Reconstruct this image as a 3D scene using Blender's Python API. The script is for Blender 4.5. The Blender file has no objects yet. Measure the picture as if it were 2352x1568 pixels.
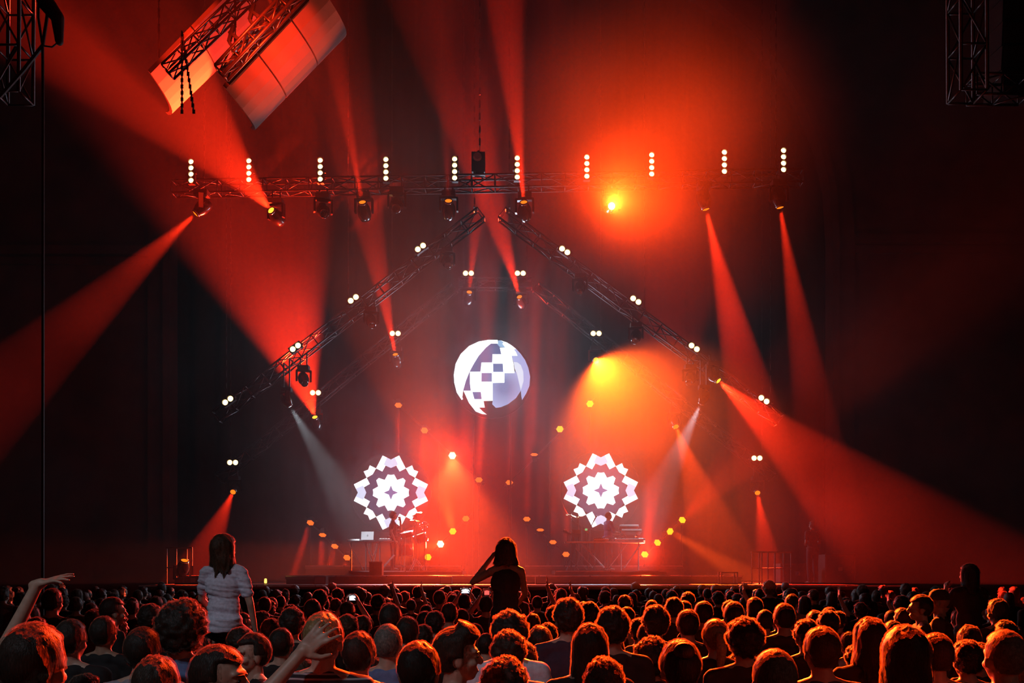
import bpy, math, random
from mathutils import Vector, Matrix, noise, Quaternion
random.seed(7)
scene = bpy.context.scene
COL = scene.collection
# ------------------------------------------------------------------ camera
FPX, HOR, CZ = 2000.0, 1315.0, 2.15            # focal length in px of a 2352x1568 frame, horizon row, eye height
cam_d = bpy.data.cameras.new('camera'); cam = bpy.data.objects.new('camera', cam_d); COL.objects.link(cam)
cam_d.sensor_width = 36.0; cam_d.lens = FPX / 2352 * 36.0
cam_d.shift_y = (HOR - 784) / 2352.0
cam_d.clip_end = 200
cam.location = (0, 0, CZ); cam.rotation_euler = (math.pi/2, 0, 0)
scene.camera = cam
def at(px, py, Y):                              # a photograph pixel and a distance -> a point in the hall
    return Vector(((px - 1176) * Y / FPX, Y, CZ + (HOR - py) * Y / FPX))
# ------------------------------------------------------------------ world, exposure
w = bpy.data.worlds.new('night'); scene.world = w; w.use_nodes = True
w.node_tree.nodes['Background'].inputs[0].default_value = (0.006, 0.005, 0.007, 1)
w.node_tree.nodes['Background'].inputs[1].default_value = 0.12
vs = scene.view_settings
vs.view_transform = 'Standard'; vs.look = 'None'; vs.gamma = 1; vs.exposure = 0; vs.use_curve_mapping = False
cy = scene.cycles
cy.max_bounces = 4; cy.diffuse_bounces = 2; cy.glossy_bounces = 2; cy.transmission_bounces = 2; cy.volume_bounces = 0
cy.transparent_max_bounces = 20; cy.caustics_reflective = False; cy.caustics_refractive = False; cy.sample_clamp_indirect = .6; cy.blur_glossy = 1.0
# house light spilling from the mixing desk tower behind the audience
def lamp(name, kind, loc, target=None, power=100, color=(1,1,1), size=0.1, angle=None, blend=0.2, parent=None, **kw):
    d = bpy.data.lights.new(name, kind); o = bpy.data.objects.new(name, d); COL.objects.link(o)
    d.energy = power; d.color = color
    if kind == 'SPOT':
        d.spot_size = math.radians(angle); d.spot_blend = blend; d.shadow_soft_size = size
    elif kind == 'AREA':
        d.shape = 'DISK'; d.size = size
    else: d.shadow_soft_size = size
    for k, v in kw.items(): setattr(d, k, v)
    loc = Vector(loc)
    if target is not None:
        o.rotation_mode = 'QUATERNION'
        o.rotation_quaternion = (Vector(target) - loc).to_track_quat('-Z', 'Y')
    if parent is not None:
        o.parent = parent; o.location = loc - parent.location
    else: o.location = loc
    return o
lamp('house_light', 'SPOT', (-6, -4, 12), (-2.4, 5.2, 1.7), 1500, (0.86, 0.90, 1.0), 0.5, 25, 0.6)
lamp('house_light', 'SPOT', (10, -8, 9.0), (3.9, 4.4, 1.6), 150, (1.0, 0.93, 0.85), 0.5, 46, 0.9)
# ------------------------------------------------------------------ materials
MATS = {}
def mat(name, color, rough=0.6, metal=0.0, spec=0.5, emit=None, estr=0.0, noise_amt=0.0, nscale=8.0, bump=0.0, sheen=0.0):
    if name in MATS: return MATS[name]
    m = bpy.data.materials.new(name); m.use_nodes = True; MATS[name] = m
    nt = m.node_tree; b = nt.nodes['Principled BSDF']
    b.inputs['Base Color'].default_value = (*color, 1); b.inputs['Roughness'].default_value = rough
    b.inputs['Metallic'].default_value = metal; b.inputs['Specular IOR Level'].default_value = spec
    if sheen:
        b.inputs['Sheen Weight'].default_value = sheen; b.inputs['Sheen Roughness'].default_value = 0.35
    if emit is not None:
        b.inputs['Emission Color'].default_value = (*emit, 1); b.inputs['Emission Strength'].default_value = estr
    if noise_amt or bump:
        tc = nt.nodes.new('ShaderNodeTexCoord'); n = nt.nodes.new('ShaderNodeTexNoise'); n.inputs['Scale'].default_value = nscale
        n.inputs['Detail'].default_value = 3
        nt.links.new(tc.outputs['Object'], n.inputs['Vector'])
        if noise_amt:
            r = nt.nodes.new('ShaderNodeValToRGB')
            r.color_ramp.elements[0].color = (*[c*(1-noise_amt) for c in color], 1); r.color_ramp.elements[0].position = .3
            r.color_ramp.elements[1].color = (*[min(1, c*(1+noise_amt)) for c in color], 1); r.color_ramp.elements[1].position = .7
            nt.links.new(n.outputs['Fac'], r.inputs['Fac']); nt.links.new(r.outputs['Color'], b.inputs['Base Color'])
        if bump:
            bp = nt.nodes.new('ShaderNodeBump'); bp.inputs['Strength'].default_value = bump; bp.inputs['Distance'].default_value = .01
            nt.links.new(n.outputs['Fac'], bp.inputs['Height']); nt.links.new(bp.outputs['Normal'], b.inputs['Normal'])
    return m
def glow(name, color, strength, cast=False):    # what gives off light; faint faces are left out of direct light sampling
    if name in MATS: return MATS[name]
    m = bpy.data.materials.new(name); m.use_nodes = True; MATS[name] = m
    nt = m.node_tree; nt.nodes.clear()
    o = nt.nodes.new('ShaderNodeOutputMaterial'); e = nt.nodes.new('ShaderNodeEmission')
    e.inputs[0].default_value = (*color, 1); e.inputs[1].default_value = strength
    nt.links.new(e.outputs[0], o.inputs['Surface'])
    m.cycles.emission_sampling = 'FRONT' if cast else 'NONE'
    return m
M_ALU = lambda: mat('scuffed_aluminium', (.075,.075,.08), .36, .8, noise_amt=.2, nscale=14)
M_BLK = lambda: mat('black_powder_coat', (.018,.018,.02), .42, 0, .5, noise_amt=.25, nscale=20)
M_BLKG = lambda: mat('glossy_black_plastic', (.012,.012,.014), .16, 0, .6, noise_amt=.2, nscale=9)
M_CHR = lambda: mat('chrome', (.75,.75,.78), .14, 1.0, noise_amt=.06, nscale=20)
M_RUB = lambda: mat('black_cable_rubber', (.012,.012,.012), .7, noise_amt=.2)
# ------------------------------------------------------------------ mesh building
def basis(axis):
    a = Vector(axis).normalized()
    q = a.to_track_quat('Z', 'Y')
    return q @ Vector((1,0,0)), q @ Vector((0,1,0)), a
class MB:
    def __init__(s): s.v = []; s.f = []; s.mi = []; s.m = 0
    def add(s, vs, fs):
        k = len(s.v); s.v += [Vector(v) for v in vs]
        for f in fs: s.f.append([i+k for i in f]); s.mi.append(s.m)
        return s
    def box(s, c, size, rot=None):
        c = Vector(c); h = Vector(size)/2
        vs = [Vector((x*h.x, y*h.y, z*h.z)) for x in (-1,1) for y in (-1,1) for z in (-1,1)]
        if rot is not None: vs = [rot @ v for v in vs]
        return s.add([v+c for v in vs], [(0,1,3,2),(4,6,7,5),(0,4,5,1),(2,3,7,6),(0,2,6,4),(1,5,7,3)])
    def bar(s, p0, p1, wx, wz=None, up=(0,0,1)):  # square bar
        p0, p1 = Vector(p0), Vector(p1); d = p1-p0; L = d.length; d.normalize()
        u = Vector(up)
        if abs(d.dot(u)) > .98: u = Vector((0,1,0))
        x = d.cross(u).normalized(); z = x.cross(d)
        return s.box((p0+p1)/2, (wx, L, wz or wx), Matrix((x, d, z)).transposed())
    def tube(s, p0, p1, r0, r1=None, n=8):
        p0, p1 = Vector(p0), Vector(p1); r1 = r0 if r1 is None else r1
        return s.lathe([(r0,0),(r1,(p1-p0).length)], p0, p1-p0, n)
    def path(s, pts, r, n=6):
        for a, b in zip(pts, pts[1:]): s.tube(a, b, r, r, n)
        return s
    def lathe(s, prof, o, axis, n=16, cap=True):
        ux, uy, a = basis(axis); o = Vector(o); vs = []; fs = []
        for r, h in prof:
            for i in range(n):
                t = 2*math.pi*i/n; vs.append(o + a*h + ux*(r*math.cos(t)) + uy*(r*math.sin(t)))
        for j in range(len(prof)-1):
            for i in range(n):
                k = (i+1) % n; fs.append((j*n+i, j*n+k, (j+1)*n+k, (j+1)*n+i))
        if cap:
            fs.append(tuple(range(n-1,-1,-1))); fs.append(tuple(range((len(prof)-1)*n, len(prof)*n)))
        return s.add(vs, fs)
    def ell(s, c, r, nu=16, nv=10, rot=None):
        c = Vector(c); vs = [Vector((0,0,-r[2]))]; fs = []
        for j in range(1, nv):
            p = math.pi*j/nv - math.pi/2
            for i in range(nu):
                t = 2*math.pi*i/nu
                vs.append(Vector((r[0]*math.cos(p)*math.cos(t), r[1]*math.cos(p)*math.sin(t), r[2]*math.sin(p))))
        vs.append(Vector((0,0,r[2])))
        for i in range(nu): fs.append((0, 1+(i+1)%nu, 1+i))
        for j in range(nv-2):
            for i in range(nu):
                a = 1+j*nu; k = (i+1)%nu; fs.append((a+i, a+k, a+nu+k, a+nu+i))
        a = 1+(nv-2)*nu; e = len(vs)-1
        for i in range(nu): fs.append((a+i, a+(i+1)%nu, e))
        if rot is not None: vs = [rot @ v for v in vs]
        return s.add([v+c for v in vs], fs)
    def cap(s, p0, p1, r0, r1=None, n=12):        # tapered capsule
        p0, p1 = Vector(p0), Vector(p1); r1 = r0 if r1 is None else r1; L = (p1-p0).length; pr = []
        for k in range(1, 5): t = math.pi/2*(1-k/4); pr.append((r0*math.cos(t)+1e-4, -r0*math.sin(t)))
        for k in range(0, 4): t = math.pi/2*k/4; pr.append((r1*math.cos(t)+1e-4, L+r1*math.sin(t)))
        return s.lathe(pr, p0, p1-p0, n)
    def limb(s, pts, rs, n=12):
        for i in range(len(pts)-1): s.cap(pts[i], pts[i+1], rs[i], rs[i+1], n)
        return s
    def prism(s, poly, o, ux, uy, t0, t1):        # polygon in the plane (ux,uy) through o, from t0 to t1 along the normal
        ux, uy = Vector(ux), Vector(uy); nrm = ux.cross(uy); o = Vector(o); n = len(poly)
        vs = [o+ux*x+uy*y+nrm*t0 for x, y in poly] + [o+ux*x+uy*y+nrm*t1 for x, y in poly]
        fs = [tuple(range(n-1,-1,-1)), tuple(range(n,2*n))] + [(i,(i+1)%n,(i+1)%n+n,i+n) for i in range(n)]
        return s.add(vs, fs)
    def build(s, name, m, parent=None, smooth=False, local=False):
        me = bpy.data.meshes.new(name)
        off = Vector((0,0,0)) if (parent is None or local) else (parent.location if parent.parent is None else parent.parent.location)
        me.from_pydata([tuple(v-off) for v in s.v], [], s.f)
        ms = m if isinstance(m, (list, tuple)) else [m]
        for q in ms: me.materials.append(q)
        if len(ms) > 1: me.polygons.foreach_set('material_index', s.mi)
        if smooth: me.polygons.foreach_set('use_smooth', [True]*len(me.polygons))
        me.update()
        o = bpy.data.objects.new(name, me); COL.objects.link(o)
        if parent is not None: o.parent = parent
        return o
def empty(name, loc, label=None, cat=None, group=None):
    o = bpy.data.objects.new(name, None); COL.objects.link(o); o.location = loc; o.empty_display_size = .1
    return tag(o, label, cat, group)
def tag(o, label=None, cat=None, group=None, kind=None):
    if label: o['label'] = label
    if cat: o['category'] = cat
    if group: o['group'] = group
    if kind: o['kind'] = kind
    return o
def struct(o, label=None, cat=None): return tag(o, label, cat, kind='structure')
ORD = ['leftmost','second','third','fourth','fifth','sixth','seventh','eighth','ninth','rightmost']
# ------------------------------------------------------------------ the hall
M_WALL = mat('dark_plaster', (.10,.085,.085), .85, noise_amt=.3, nscale=.6, bump=.2)
M_DRAPE = mat('black_stage_drape', (.012,.011,.012), .9, noise_amt=.3, nscale=3)
M_FLOOR = mat('black_concrete', (.03,.028,.028), .7, noise_amt=.3, nscale=1.2)
M_DECK = mat('black_stage_ply', (.025,.023,.024), .4, noise_amt=.3, nscale=2)
M_EDGE = mat('worn_aluminium_edge', (.55,.53,.56), .3, .9, noise_amt=.2, nscale=6)
struct(MB().box((0,10,-.1), (44,52,.2)).build('floor', M_FLOOR), 'dark concrete floor under the standing audience', 'floor')
struct(MB().box((0,10,26.1), (44,52,.2)).build('ceiling', M_DRAPE), 'dark high ceiling of the hall', 'ceiling')
struct(MB().box((-20.1,10,13), (.2,52,26)).build('wall_left', M_DRAPE), 'dark side wall beyond the audience', 'wall')
struct(MB().box((20.1,10,13), (.2,52,26)).build('wall_right', M_DRAPE), 'dark side wall beyond the audience on the far side', 'wall')
struct(MB().box((0,-12.1,13), (44,.2,26)).build('wall_rear', M_DRAPE), 'dark rear wall behind the audience', 'wall')
struct(MB().box((0,34.6,13), (44,.2,26)).build('wall_back', M_DRAPE), 'black back wall of the stage house', 'wall')
# front wall with the tall arch that opens on the stage
YA = 31.0
def arch_pts(grow, n=22):
    l, r = at(398,575,YA).x - grow, at(1905,545,YA).x + grow
    sp = at(1905,545,YA).z; cx = (l+r)/2; a = (r-l)/2; b = at(1640,-120,YA).z - sp + grow
    return [(l,0)] + [(cx - a*math.cos(math.pi*k/n), sp + b*1.02*math.sin(math.pi*k/n)**.92) for k in range(n+1)] + [(r,0)]
inner = arch_pts(0)
m = MB()
for (x0,z0),(x1,z1) in zip(inner[1:-2], inner[2:-1]):
    if abs(x1-x0) > 1e-4: m.prism([(x0,z0),(x1,z1),(x1,26),(x0,26)], (0,YA+.4,0), (1,0,0), (0,0,1), 0, .4)
m.prism([(-20,0),(inner[0][0],0),(inner[0][0],26),(-20,26)], (0,YA+.4,0), (1,0,0), (0,0,1), 0, .4)
m.prism([(inner[-1][0],0),(20,0),(20,26),(inner[-1][0],26)], (0,YA+.4,0), (1,0,0), (0,0,1), 0, .4)
struct(m.build('wall_front', M_WALL), 'dark front wall with a tall arched stage opening', 'wall')
outer = arch_pts(.85); mid = arch_pts(.25)
m = MB()
for pa, pb, d in ((inner, mid, .34), (mid, outer, .16)):
    for k in range(len(pa)-1):
        a0, a1, b1, b0 = pa[k], pa[k+1], pb[k+1], pb[k]
        m.prism([a0, a1, b1, b0], (0,YA,0), (1,0,0), (0,0,1), 0, d)
struct(m.build('trim_1', M_WALL), 'plain stepped moulding round the stage arch', 'moulding')
zl = at(2000,552,YA).z
struct(MB().box(((outer[-1][0]+20)/2, YA-.12, zl), (20-outer[-1][0], .24, .3)).box(((outer[-1][0]+20)/2, YA-.05, zl-.35), (20-outer[-1][0], .1, .25)).build('trim_2', M_WALL), 'ledge moulding running from the arch along the wall', 'moulding')
zl2 = at(200,578,YA).z
struct(MB().box(((outer[0][0]-20)/2, YA-.12, zl2), (20+outer[0][0], .24, .3)).box(((outer[0][0]-20)/2, YA-.05, zl2-.35), (20+outer[0][0], .1, .25)).build('trim_3', M_WALL), 'ledge moulding on the far wall beside the dark wing', 'moulding')
# stage curtain with folds
m = MB(); pts = []
n = 150; x0, x1 = at(400,600,32).x, at(1900,600,32).x
for i in range(n+1):
    x = x0 + (x1-x0)*i/n; pts.append((x, 32.2 + .13*math.sin(x*6.1) + .05*math.sin(x*13.7+1)))
m.add([(x,y,1.87) for x,y in pts] + [(x,y,25.99) for x,y in pts], [(i,i+1,i+n+2,i+n+1) for i in range(n)])
o = m.build('stage_curtain', M_DRAPE, smooth=True)
sm = o.modifiers.new('thickness','SOLIDIFY'); sm.thickness = .02
tag(o, 'black pleated curtain hanging across the back of the stage', 'curtain')
# ------------------------------------------------------------------ stage
ZS = at(1176,1343,21).z
st = struct(empty('stage_platform', (0,21,0)), 'low dark stage with an aluminium front edge', 'stage')
MB().box((-.3, 26.4, ZS-.06), (17.4,10.8,.12)).build('deck', M_DECK, st)
MB().box((-.3, 21.1, (ZS-.12)/2), (17.4,.06,ZS-.12)).build('fascia', M_DRAPE, st)
x = -9.0
while x < 8.3:
    MB().box((x+.71, 20.985, ZS-.022), (1.40,.03,.04)).build('edge_strip', M_EDGE, st); x += 1.42
def riser(px0, px1, Y, py, depth, zb, label):
    a, b = at(px0,py,Y), at(px1,py,Y); z = a.z
    r = empty('stage_riser', ((a.x+b.x)/2, Y, zb), label, 'riser')
    MB().box(((a.x+b.x)/2, Y+depth/2, z-.05), (b.x-a.x, depth, .1)).build('platform', M_DECK, r)
    MB().box(((a.x+b.x)/2, Y+.05, (zb+z-.1)/2), (b.x-a.x-.04, .03, z-.1-zb)).build('skirt', M_DRAPE, r)
    n = max(1, round((b.x-a.x)/1.3)); wd = (b.x-a.x)/n
    for i in range(n): MB().box((a.x+wd*(i+.5), Y-.012, z-.02), (wd-.03,.024,.035)).build('edge_strip', M_EDGE, r)
    for sx in (a.x+.06, b.x-.06):
        for sy in (Y+.1, Y+depth-.06): MB().tube((sx,sy,zb), (sx,sy,z-.1), .024).build('leg', M_ALU(), r)
    return r, z
_, ZF = riser(655, 1705, 23.0, 1321, 1.0, ZS, 'long low step running along the front of the two music risers')
_, ZL = riser(800, 1062, 24.2, 1310, 2.1, ZS, 'dark riser carrying the drummer and laptop table')
_, ZR = riser(1275, 1530, 24.2, 1310, 2.1, ZS, 'dark riser carrying the keyboard player')
_, ZB1 = riser(700, 1060, 26.5, 1298, 1.3, ZS, 'rear riser with bright edge behind the laptop table')
_, ZB2 = riser(1205, 1570, 26.5, 1298, 1.3, ZS, 'rear riser with bright edge behind the keyboards')
# ------------------------------------------------------------------ trusses
def truss_mesh(m, a, b, size, r=.025, step=.5, up=(0,0,1)):
    a, b = Vector(a), Vector(b); d = (b-a); L = d.length; d.normalize()
    u = Vector(up); s = d.cross(u)
    if s.length < .05: s = Vector((1,0,0))
    s.normalize(); u = s.cross(d).normalized(); h = size/2
    cs = [s*h+u*h, -s*h+u*h, -s*h-u*h, s*h-u*h]
    return cs, d, L
def truss(name, a, b, size, label, group=None, step=.6, r=.024, up=(0,0,1)):
    a, b = Vector(a), Vector(b); t = empty(name, a, label, 'truss', group)
    cs, d, L = truss_mesh(None, a, b, size, up=up)
    for c in cs: MB().tube(a+c, b+c, r, n=8).build('chord', M_ALU(), t, True)
    n = max(2, round(L/step)); 
    for k, (c0, c1) in enumerate(((0,1),(1,2),(2,3),(3,0))):
        m = MB()
        for i in range(n):
            p, q = a+d*(L*i/n), a+d*(L*(i+1)/n)
            if i % 2: m.tube(p+cs[c0], q+cs[c1], r*.6, n=6)
            else: m.tube(p+cs[c1], q+cs[c0], r*.6, n=6)
            m.tube(p+cs[c0], p+cs[c1], r*.6, n=6)
        m.tube(b+cs[c0], b+cs[c1], r*.6, n=6)
        m.build('lacing', M_ALU(), t, True)
    return t
def chain(p, z1, label, group='rigging chains', spread=0):
    p = Vector(p); L = z1 - p.z
    t = MB(); n = int(L/.16)
    for i in range(n):
        z = p.z + L*(i+.5)/n; w = .02
        ax = Vector((1,0,0)) if i % 2 else Vector((0,1,0))
        t.box((p.x,p.y,z), (w*2.2 if i%2 else .012, .012 if i%2 else w*2.2, L/n*1.2))
    if spread: t.box((p.x,p.y,p.z+.01), (.05,spread,.03))
    return tag(t.build('rigging_chain', M_ALU()), label, 'chain', group)
YT = lambda px: 22.12 + (21.53-22.12)*(px-443)/(1796-443)
Z_TB, Z_TT, Z_TM = 11.87, 12.19, 11.84
def tpt(px, z, dy=0): 
    Y = YT(px); return Vector(((px-1176)*Y/FPX, Y+dy, z))
truss('front_truss', tpt(390,(Z_TB+Z_TT)/2,.28), tpt(1850,(Z_TB+Z_TT)/2,.28), .32, 'long aluminium box truss carrying the four-lamp blinders', up=(0,0,1))
for px in (460, 1101, 1790):
    p = tpt(px, 12.85 if px == 1101 else 12.2, .28)
    chain(p, 26.0, {460:'rigging chain above the leftmost blinder bar',1101:'red-lit rigging chain above the hoist in mid truss',1790:'rigging chain above the rightmost blinder bar'}[px])
# chain hoist in mid truss
p = tpt(1098, 12.5, .28); h = empty('chain_hoist', (p.x,p.y,12.22), 'boxy chain hoist with a lit badge standing on the truss', 'hoist')
MB().box((p.x,p.y,12.52), (.34,.3,.5)).box((p.x+.02,p.y,12.285),(.24,.22,.1)).build('body', M_BLK(), h)
MB().lathe([(.11,0),(.11,.03),(.07,.05)], (p.x-.02,p.y-.15,12.63), (0,-1,0), 12).build('motor_cover', mat('brushed_steel',(.6,.58,.58),.4,.9), h)
MB().lathe([(.03,0),(.05,.05),(.02,.1)], (p.x,p.y,12.77), (0,0,1), 8).build('hook', M_ALU(), h)
MB().tube((p.x-.1,p.y-.16,12.235),(p.x-.1,p.y-.1,12.28),.03).tube((p.x+.1,p.y+.16,12.235),(p.x+.1,p.y+.1,12.28),.03).build('clamp', M_ALU(), h)
# outer and inner inverted-V trusses over the stage
YO, YI = 24.4, 27.4
AX = {'outer_l':((498,958),(1105,492),YO,.33),'outer_r':((1153,492),(1790,965),YO,.33),'inner_l':((505,1100),(1044,660),YI,.30),'inner_r':((1231,660),(1775,1095),YI,.30),'inner_m':((1054,652),(1221,652),YI,.30)}
def chord(key, x, top):                       # height of the front top or bottom tube of a sloping truss at x, and of its slope
    (x0,y0),(x1,y1),Yt,size = AX[key]; a, b = at(x0,y0,Yt), at(x1,y1,Yt); c = abs(b.x-a.x)/math.hypot(b.x-a.x,b.z-a.z)
    return a.z+(b.z-a.z)*(x-a.x)/(b.x-a.x) + (1 if top else -1)*size/2/c, c, Yt-size/2
def V(px,py,Y): return at(px,py,Y)
truss('arch_truss', V(498,958,YO), V(1105,492,YO), .33, 'nearer sloping truss rising from the dark wing to the apex')
truss('arch_truss', V(1153,492,YO), V(1790,965,YO), .33, 'nearer sloping truss falling from the apex toward the red wing')
truss('arch_truss', V(505,1100,YI), V(1044,660,YI), .30, 'inner sloping truss behind, from the dark wing up to mid stage')
truss('arch_truss', V(1231,660,YI), V(1775,1095,YI), .30, 'inner sloping truss behind, from mid stage down to the red wing')
truss('arch_truss', V(1054,652,YI), V(1221,652,YI), .30, 'short level truss linking the two inner sloping trusses')
for i, (px,py,Y) in enumerate(((520,930,YO),(800,716,YO),(1090,490,YO),(1170,490,YO),(1480,722,YO),(1770,938,YO),(530,1072,YI),(900,766,YI),(1065,636,YI),(1210,636,YI),(1380,766,YI),(1750,1062,YI))):
    q = V(px,py,Y); key = ('outer_' if i < 6 else 'inner_')+('m' if px in (1065,1210) else 'l' if px < 1140 else 'r'); q.z = chord(key, q.x, True)[0]
    chain((q.x,q.y,q.z+.062), 26.0, ('outer' if i < 6 else 'inner')+' truss rigging chain, '+['leftmost','second from the left','third from the left','third from the right','second from the right','rightmost'][i%6], 'chains of the sloping trusses', .40)
# ------------------------------------------------------------------ fixtures
RED = (1,.022,.004); ORG = (1,.06,.005); WHT = (.80,.92,1.0)
L_RED = glow('lens_red', (1,.20,.008), 1.35); L_ORG = glow('lens_orange', (1,.42,.03), 2.2); L_WHT = glow('lens_white', (.8,.95,1), 3.2)
L_OFF = mat('dark_lens_glass', (.02,.02,.025), .06, 0, .8)
L_BLIND = glow('tungsten_blinder_lamp', (1,.66,.24), 4.5)
L_HEX = glow('led_cell_orange', (1,.13,.012), 1.5); L_HEXY = glow('led_cell_yellow', (1,.42,.01), 2.0); L_HEXW = glow('led_cell_white', (1,.80,.35), 6.0)
def moving_head(lens, aim, label, lit=None, power=0, color=RED, angle=14, blend=.15, sc=1.0, mount=None, up=True, name='moving_head_light', cat='stage light', group=None, lampsize=.05):
    L = Vector(lens); d = (Vector(aim)-L).normalized(); P = L - d*.24*sc
    sgn = 1 if up else -1
    base = P + Vector((0,0,.36*sc*sgn)); r = empty(name, (P.x,P.y, base.z), label, cat, group)
    side = Vector((d.y,-d.x,0))
    side = Vector((1,0,0)) if side.length < .2 else side.normalized()
    bm = MB().box(base, (.34*sc,.26*sc,.13*sc))
    if mount is not None:                       # zf(x): height of the clamp bar at x, y: how far it reaches under or over the truss tube
        zf, ym_ = mount
        for sx in (-.1*sc,.1*sc):
            z_ = zf(base.x+sx); bm.tube((base.x+sx,base.y,base.z), (base.x+sx,base.y,z_), .02, n=8); bm.tube((base.x+sx,base.y,z_), (base.x+sx,ym_,z_), .02, n=8)
    bm.build('base', M_BLK(), r)
    ym = MB(); fw = side.cross(Vector((0,0,1))).normalized(); rt = Matrix((side,-fw,Vector((0,0,1)))).transposed()
    ym.box(P+Vector((0,0,.27*sc*sgn)), (.46*sc,.12*sc,.05*sc), rt)
    for s in (-1,1): ym.box(P+side*(.215*sc*s)+Vector((0,0,.11*sc*sgn)), (.045*sc,.11*sc,.34*sc), rt)
    ym.build('yoke', M_BLKG(), r)
    hd = MB().lathe([(.06*sc,-.26*sc),(.13*sc,-.24*sc),(.165*sc,-.14*sc),(.17*sc,0),(.155*sc,.08*sc),(.12*sc,.16*sc),(.105*sc,.235*sc),(.088*sc,.235*sc),(.088*sc,.215*sc)], P, d, 20)
    h = hd.build('head', M_BLKG(), r, True)
    MB().lathe([(.108*sc,.19*sc),(.114*sc,.195*sc),(.114*sc,.215*sc),(.108*sc,.22*sc)], P, d, 20, False).build('trim_ring', M_CHR(), h, True)
    MB().lathe([(.087*sc,.222*sc),(.05*sc,.236*sc),(.01*sc,.24*sc)], P, d, 20).build('lens', lit or L_OFF, r)
    if power: lamp('beam_lamp', 'SPOT', L + d*.05, L + d*3, power, color, lampsize, angle, blend, parent=r)
    return r
def can_bank(name, c, dirs, rad, label, group, rot=0, mountz=None, key=None):
    c = Vector(c); r = empty(name, (c.x,c.y,mountz if mountz is not None else c.z), label, 'blinder', group)
    ux = Vector((math.cos(rot),0,math.sin(rot))); uz = Vector((-math.sin(rot),0,math.cos(rot)))
    b = MB(); 
    w = max(abs(a) for a,_ in dirs)+rad*1.25; hh = max(abs(q) for _,q in dirs)+rad*1.25
    b.prism([(-w,-hh),(w,-hh),(w,hh),(-w,hh)], c, ux, uz, -.1, .02)
    b.build('housing', M_BLK(), r)
    for a, q in dirs:
        o = c+ux*a+uz*q
        e = MB().lathe([(rad*1.15,-.02),(rad*1.15,.055),(rad*1.02,.055),(rad*1.02,.03)], o, (0,-1,0), 16, False).build('lamp_rim', M_BLK(), r)
        MB().lathe([(rad,.0),(rad*.9,.03),(rad*.5,.045),(.004,.05)], o, (0,-1,0), 16, False).build('lamp', L_BLIND, r)
    k = MB()
    for s in (-1,1): k.bar(c+ux*(s*(w+.012))+Vector((0,.03,0)), c+ux*(s*(w+.012))+Vector((0,.16,0)), .02, .05)
    k.bar(c-ux*(w+.02)+Vector((0,.16,0)), c+ux*(w+.02)+Vector((0,.16,0)), .025, .05)
    if key:
        z_, cs_, y_ = chord(key, c.x, True); z_ += .055/cs_; k.tube(c+Vector((0,.16,0)), (c.x,c.y+.16,z_), .018); k.tube((c.x,c.y+.16,z_), (c.x,y_+.02,z_), .018)
    elif mountz is not None: k.tube(c+Vector((0,.16,0)), (c.x,c.y+.16,mountz), .02)
    k.build('bracket', M_BLK(), r)
    return r
BARS = [(443,398),(575,396),(738,395),(888,393),(1045,392),(1188,390),(1347,388),(1495,383),(1661,377),(1796,373)]
for i,(px,py) in enumerate(BARS):
    p = tpt(px, 2.15+(HOR-py)*YT(px)/FPX, -.09)
    lb = ORD[i] + (' four-lamp blinder bar' if i in (0,9) else ' four-lamp blinder bar from the left') + ' on the high front truss'
    can_bank('blinder_bar', p, [(0,(k-1.5)*.157) for k in range(4)], .066, lb, 'four-lamp blinder bars on the front truss', mountz=Z_TT)
OUT = [(966,569,.62),(812,687,.62),(679,798,.62),(524,920,.62),(1297,576,-.60),(1460,690,-.60),(1594,798,-.60),(1754,918,-.60)]
nm = ['topmost','second highest','third highest','lowest']
for i,(px,py,a) in enumerate(OUT):
    p = at(px,py,YO-.385)
    sd = 'dark wing side' if i < 4 else 'red wing side'
    can_bank('twin_blinder', p, [(-.088,0),(.088,0)], .082, f'{nm[i%4]} tilted twin blinder on the outer sloping truss, {sd}', 'tilted twin blinders', rot=a, key='outer_l' if i < 4 else 'outer_r')
INN = [(535,1062),(725,902),(908,766),(1076,628),(1195,628),(1369,766),(1738,1052)]
il = ['lowest level twin blinder on the dark wing side','level twin blinder just above the wide red fan of light','level twin blinder crossed by a thin upward beam below the dark sloping truss','left one of the two level twin blinders above the ball screen','right one of the two level twin blinders above the ball screen','level twin blinder above the orange teardrop of light','lowest level twin blinder on the red wing side']
for i,(px,py) in enumerate(INN):
    p = at(px,py,YI-.365)
    can_bank('twin_blinder', p, [(-.088,0),(.088,0)], .085, il[i], 'level twin blinders', key='inner_m' if i in (3,4) else 'inner_l' if i < 3 else 'inner_r')
# heads under the front truss: lens pixel, aim pixel, aim distance
def mh(px,py,Y,tx,ty,tY,label,mount=None,sc=1.0,dy=0,**k):
    if mount == 'front':
        Y = YT(px)-.15; return moving_head(at(px,py,Y), at(tx,ty,tY), label, mount=(lambda x: 11.815, YT(px)+.14), sc=sc, **k)
    Yt, size = AX[mount][2:]; Y = Yt-size/2-.235+dy; L = at(px,py,Y); d = (at(tx,ty,tY)-L).normalized()
    bz = (L-d*.24*sc).z + .36*sc
    top = bz > chord(mount, L.x, False)[0] - .02
    def zf(x):
        z, c, _ = chord(mount, x, top); return z + (1 if top else -1)*(.052/c)
    return moving_head(L, at(tx,ty,tY), label, mount=(zf, Yt-size/2+.02), sc=sc, **k)
G1 = 'moving heads under the front truss'
P = 14.0
mh(448,492,YT(448),60,850,21.0,'moving head throwing a red beam down into the dark wing', lit=L_RED, power=4600*P, angle=17, mount='front', group=G1)
mh(622,482,YT(622),300,110,17.5,'moving head throwing a wide red beam up over the audience', lit=L_ORG, power=4000*P, angle=36, mount='front', group=G1, blend=.25)
mh(745,492,YT(745),800,640,19,'unlit moving head second along from the wide upward red beam', mount='front', group=G1)
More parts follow.
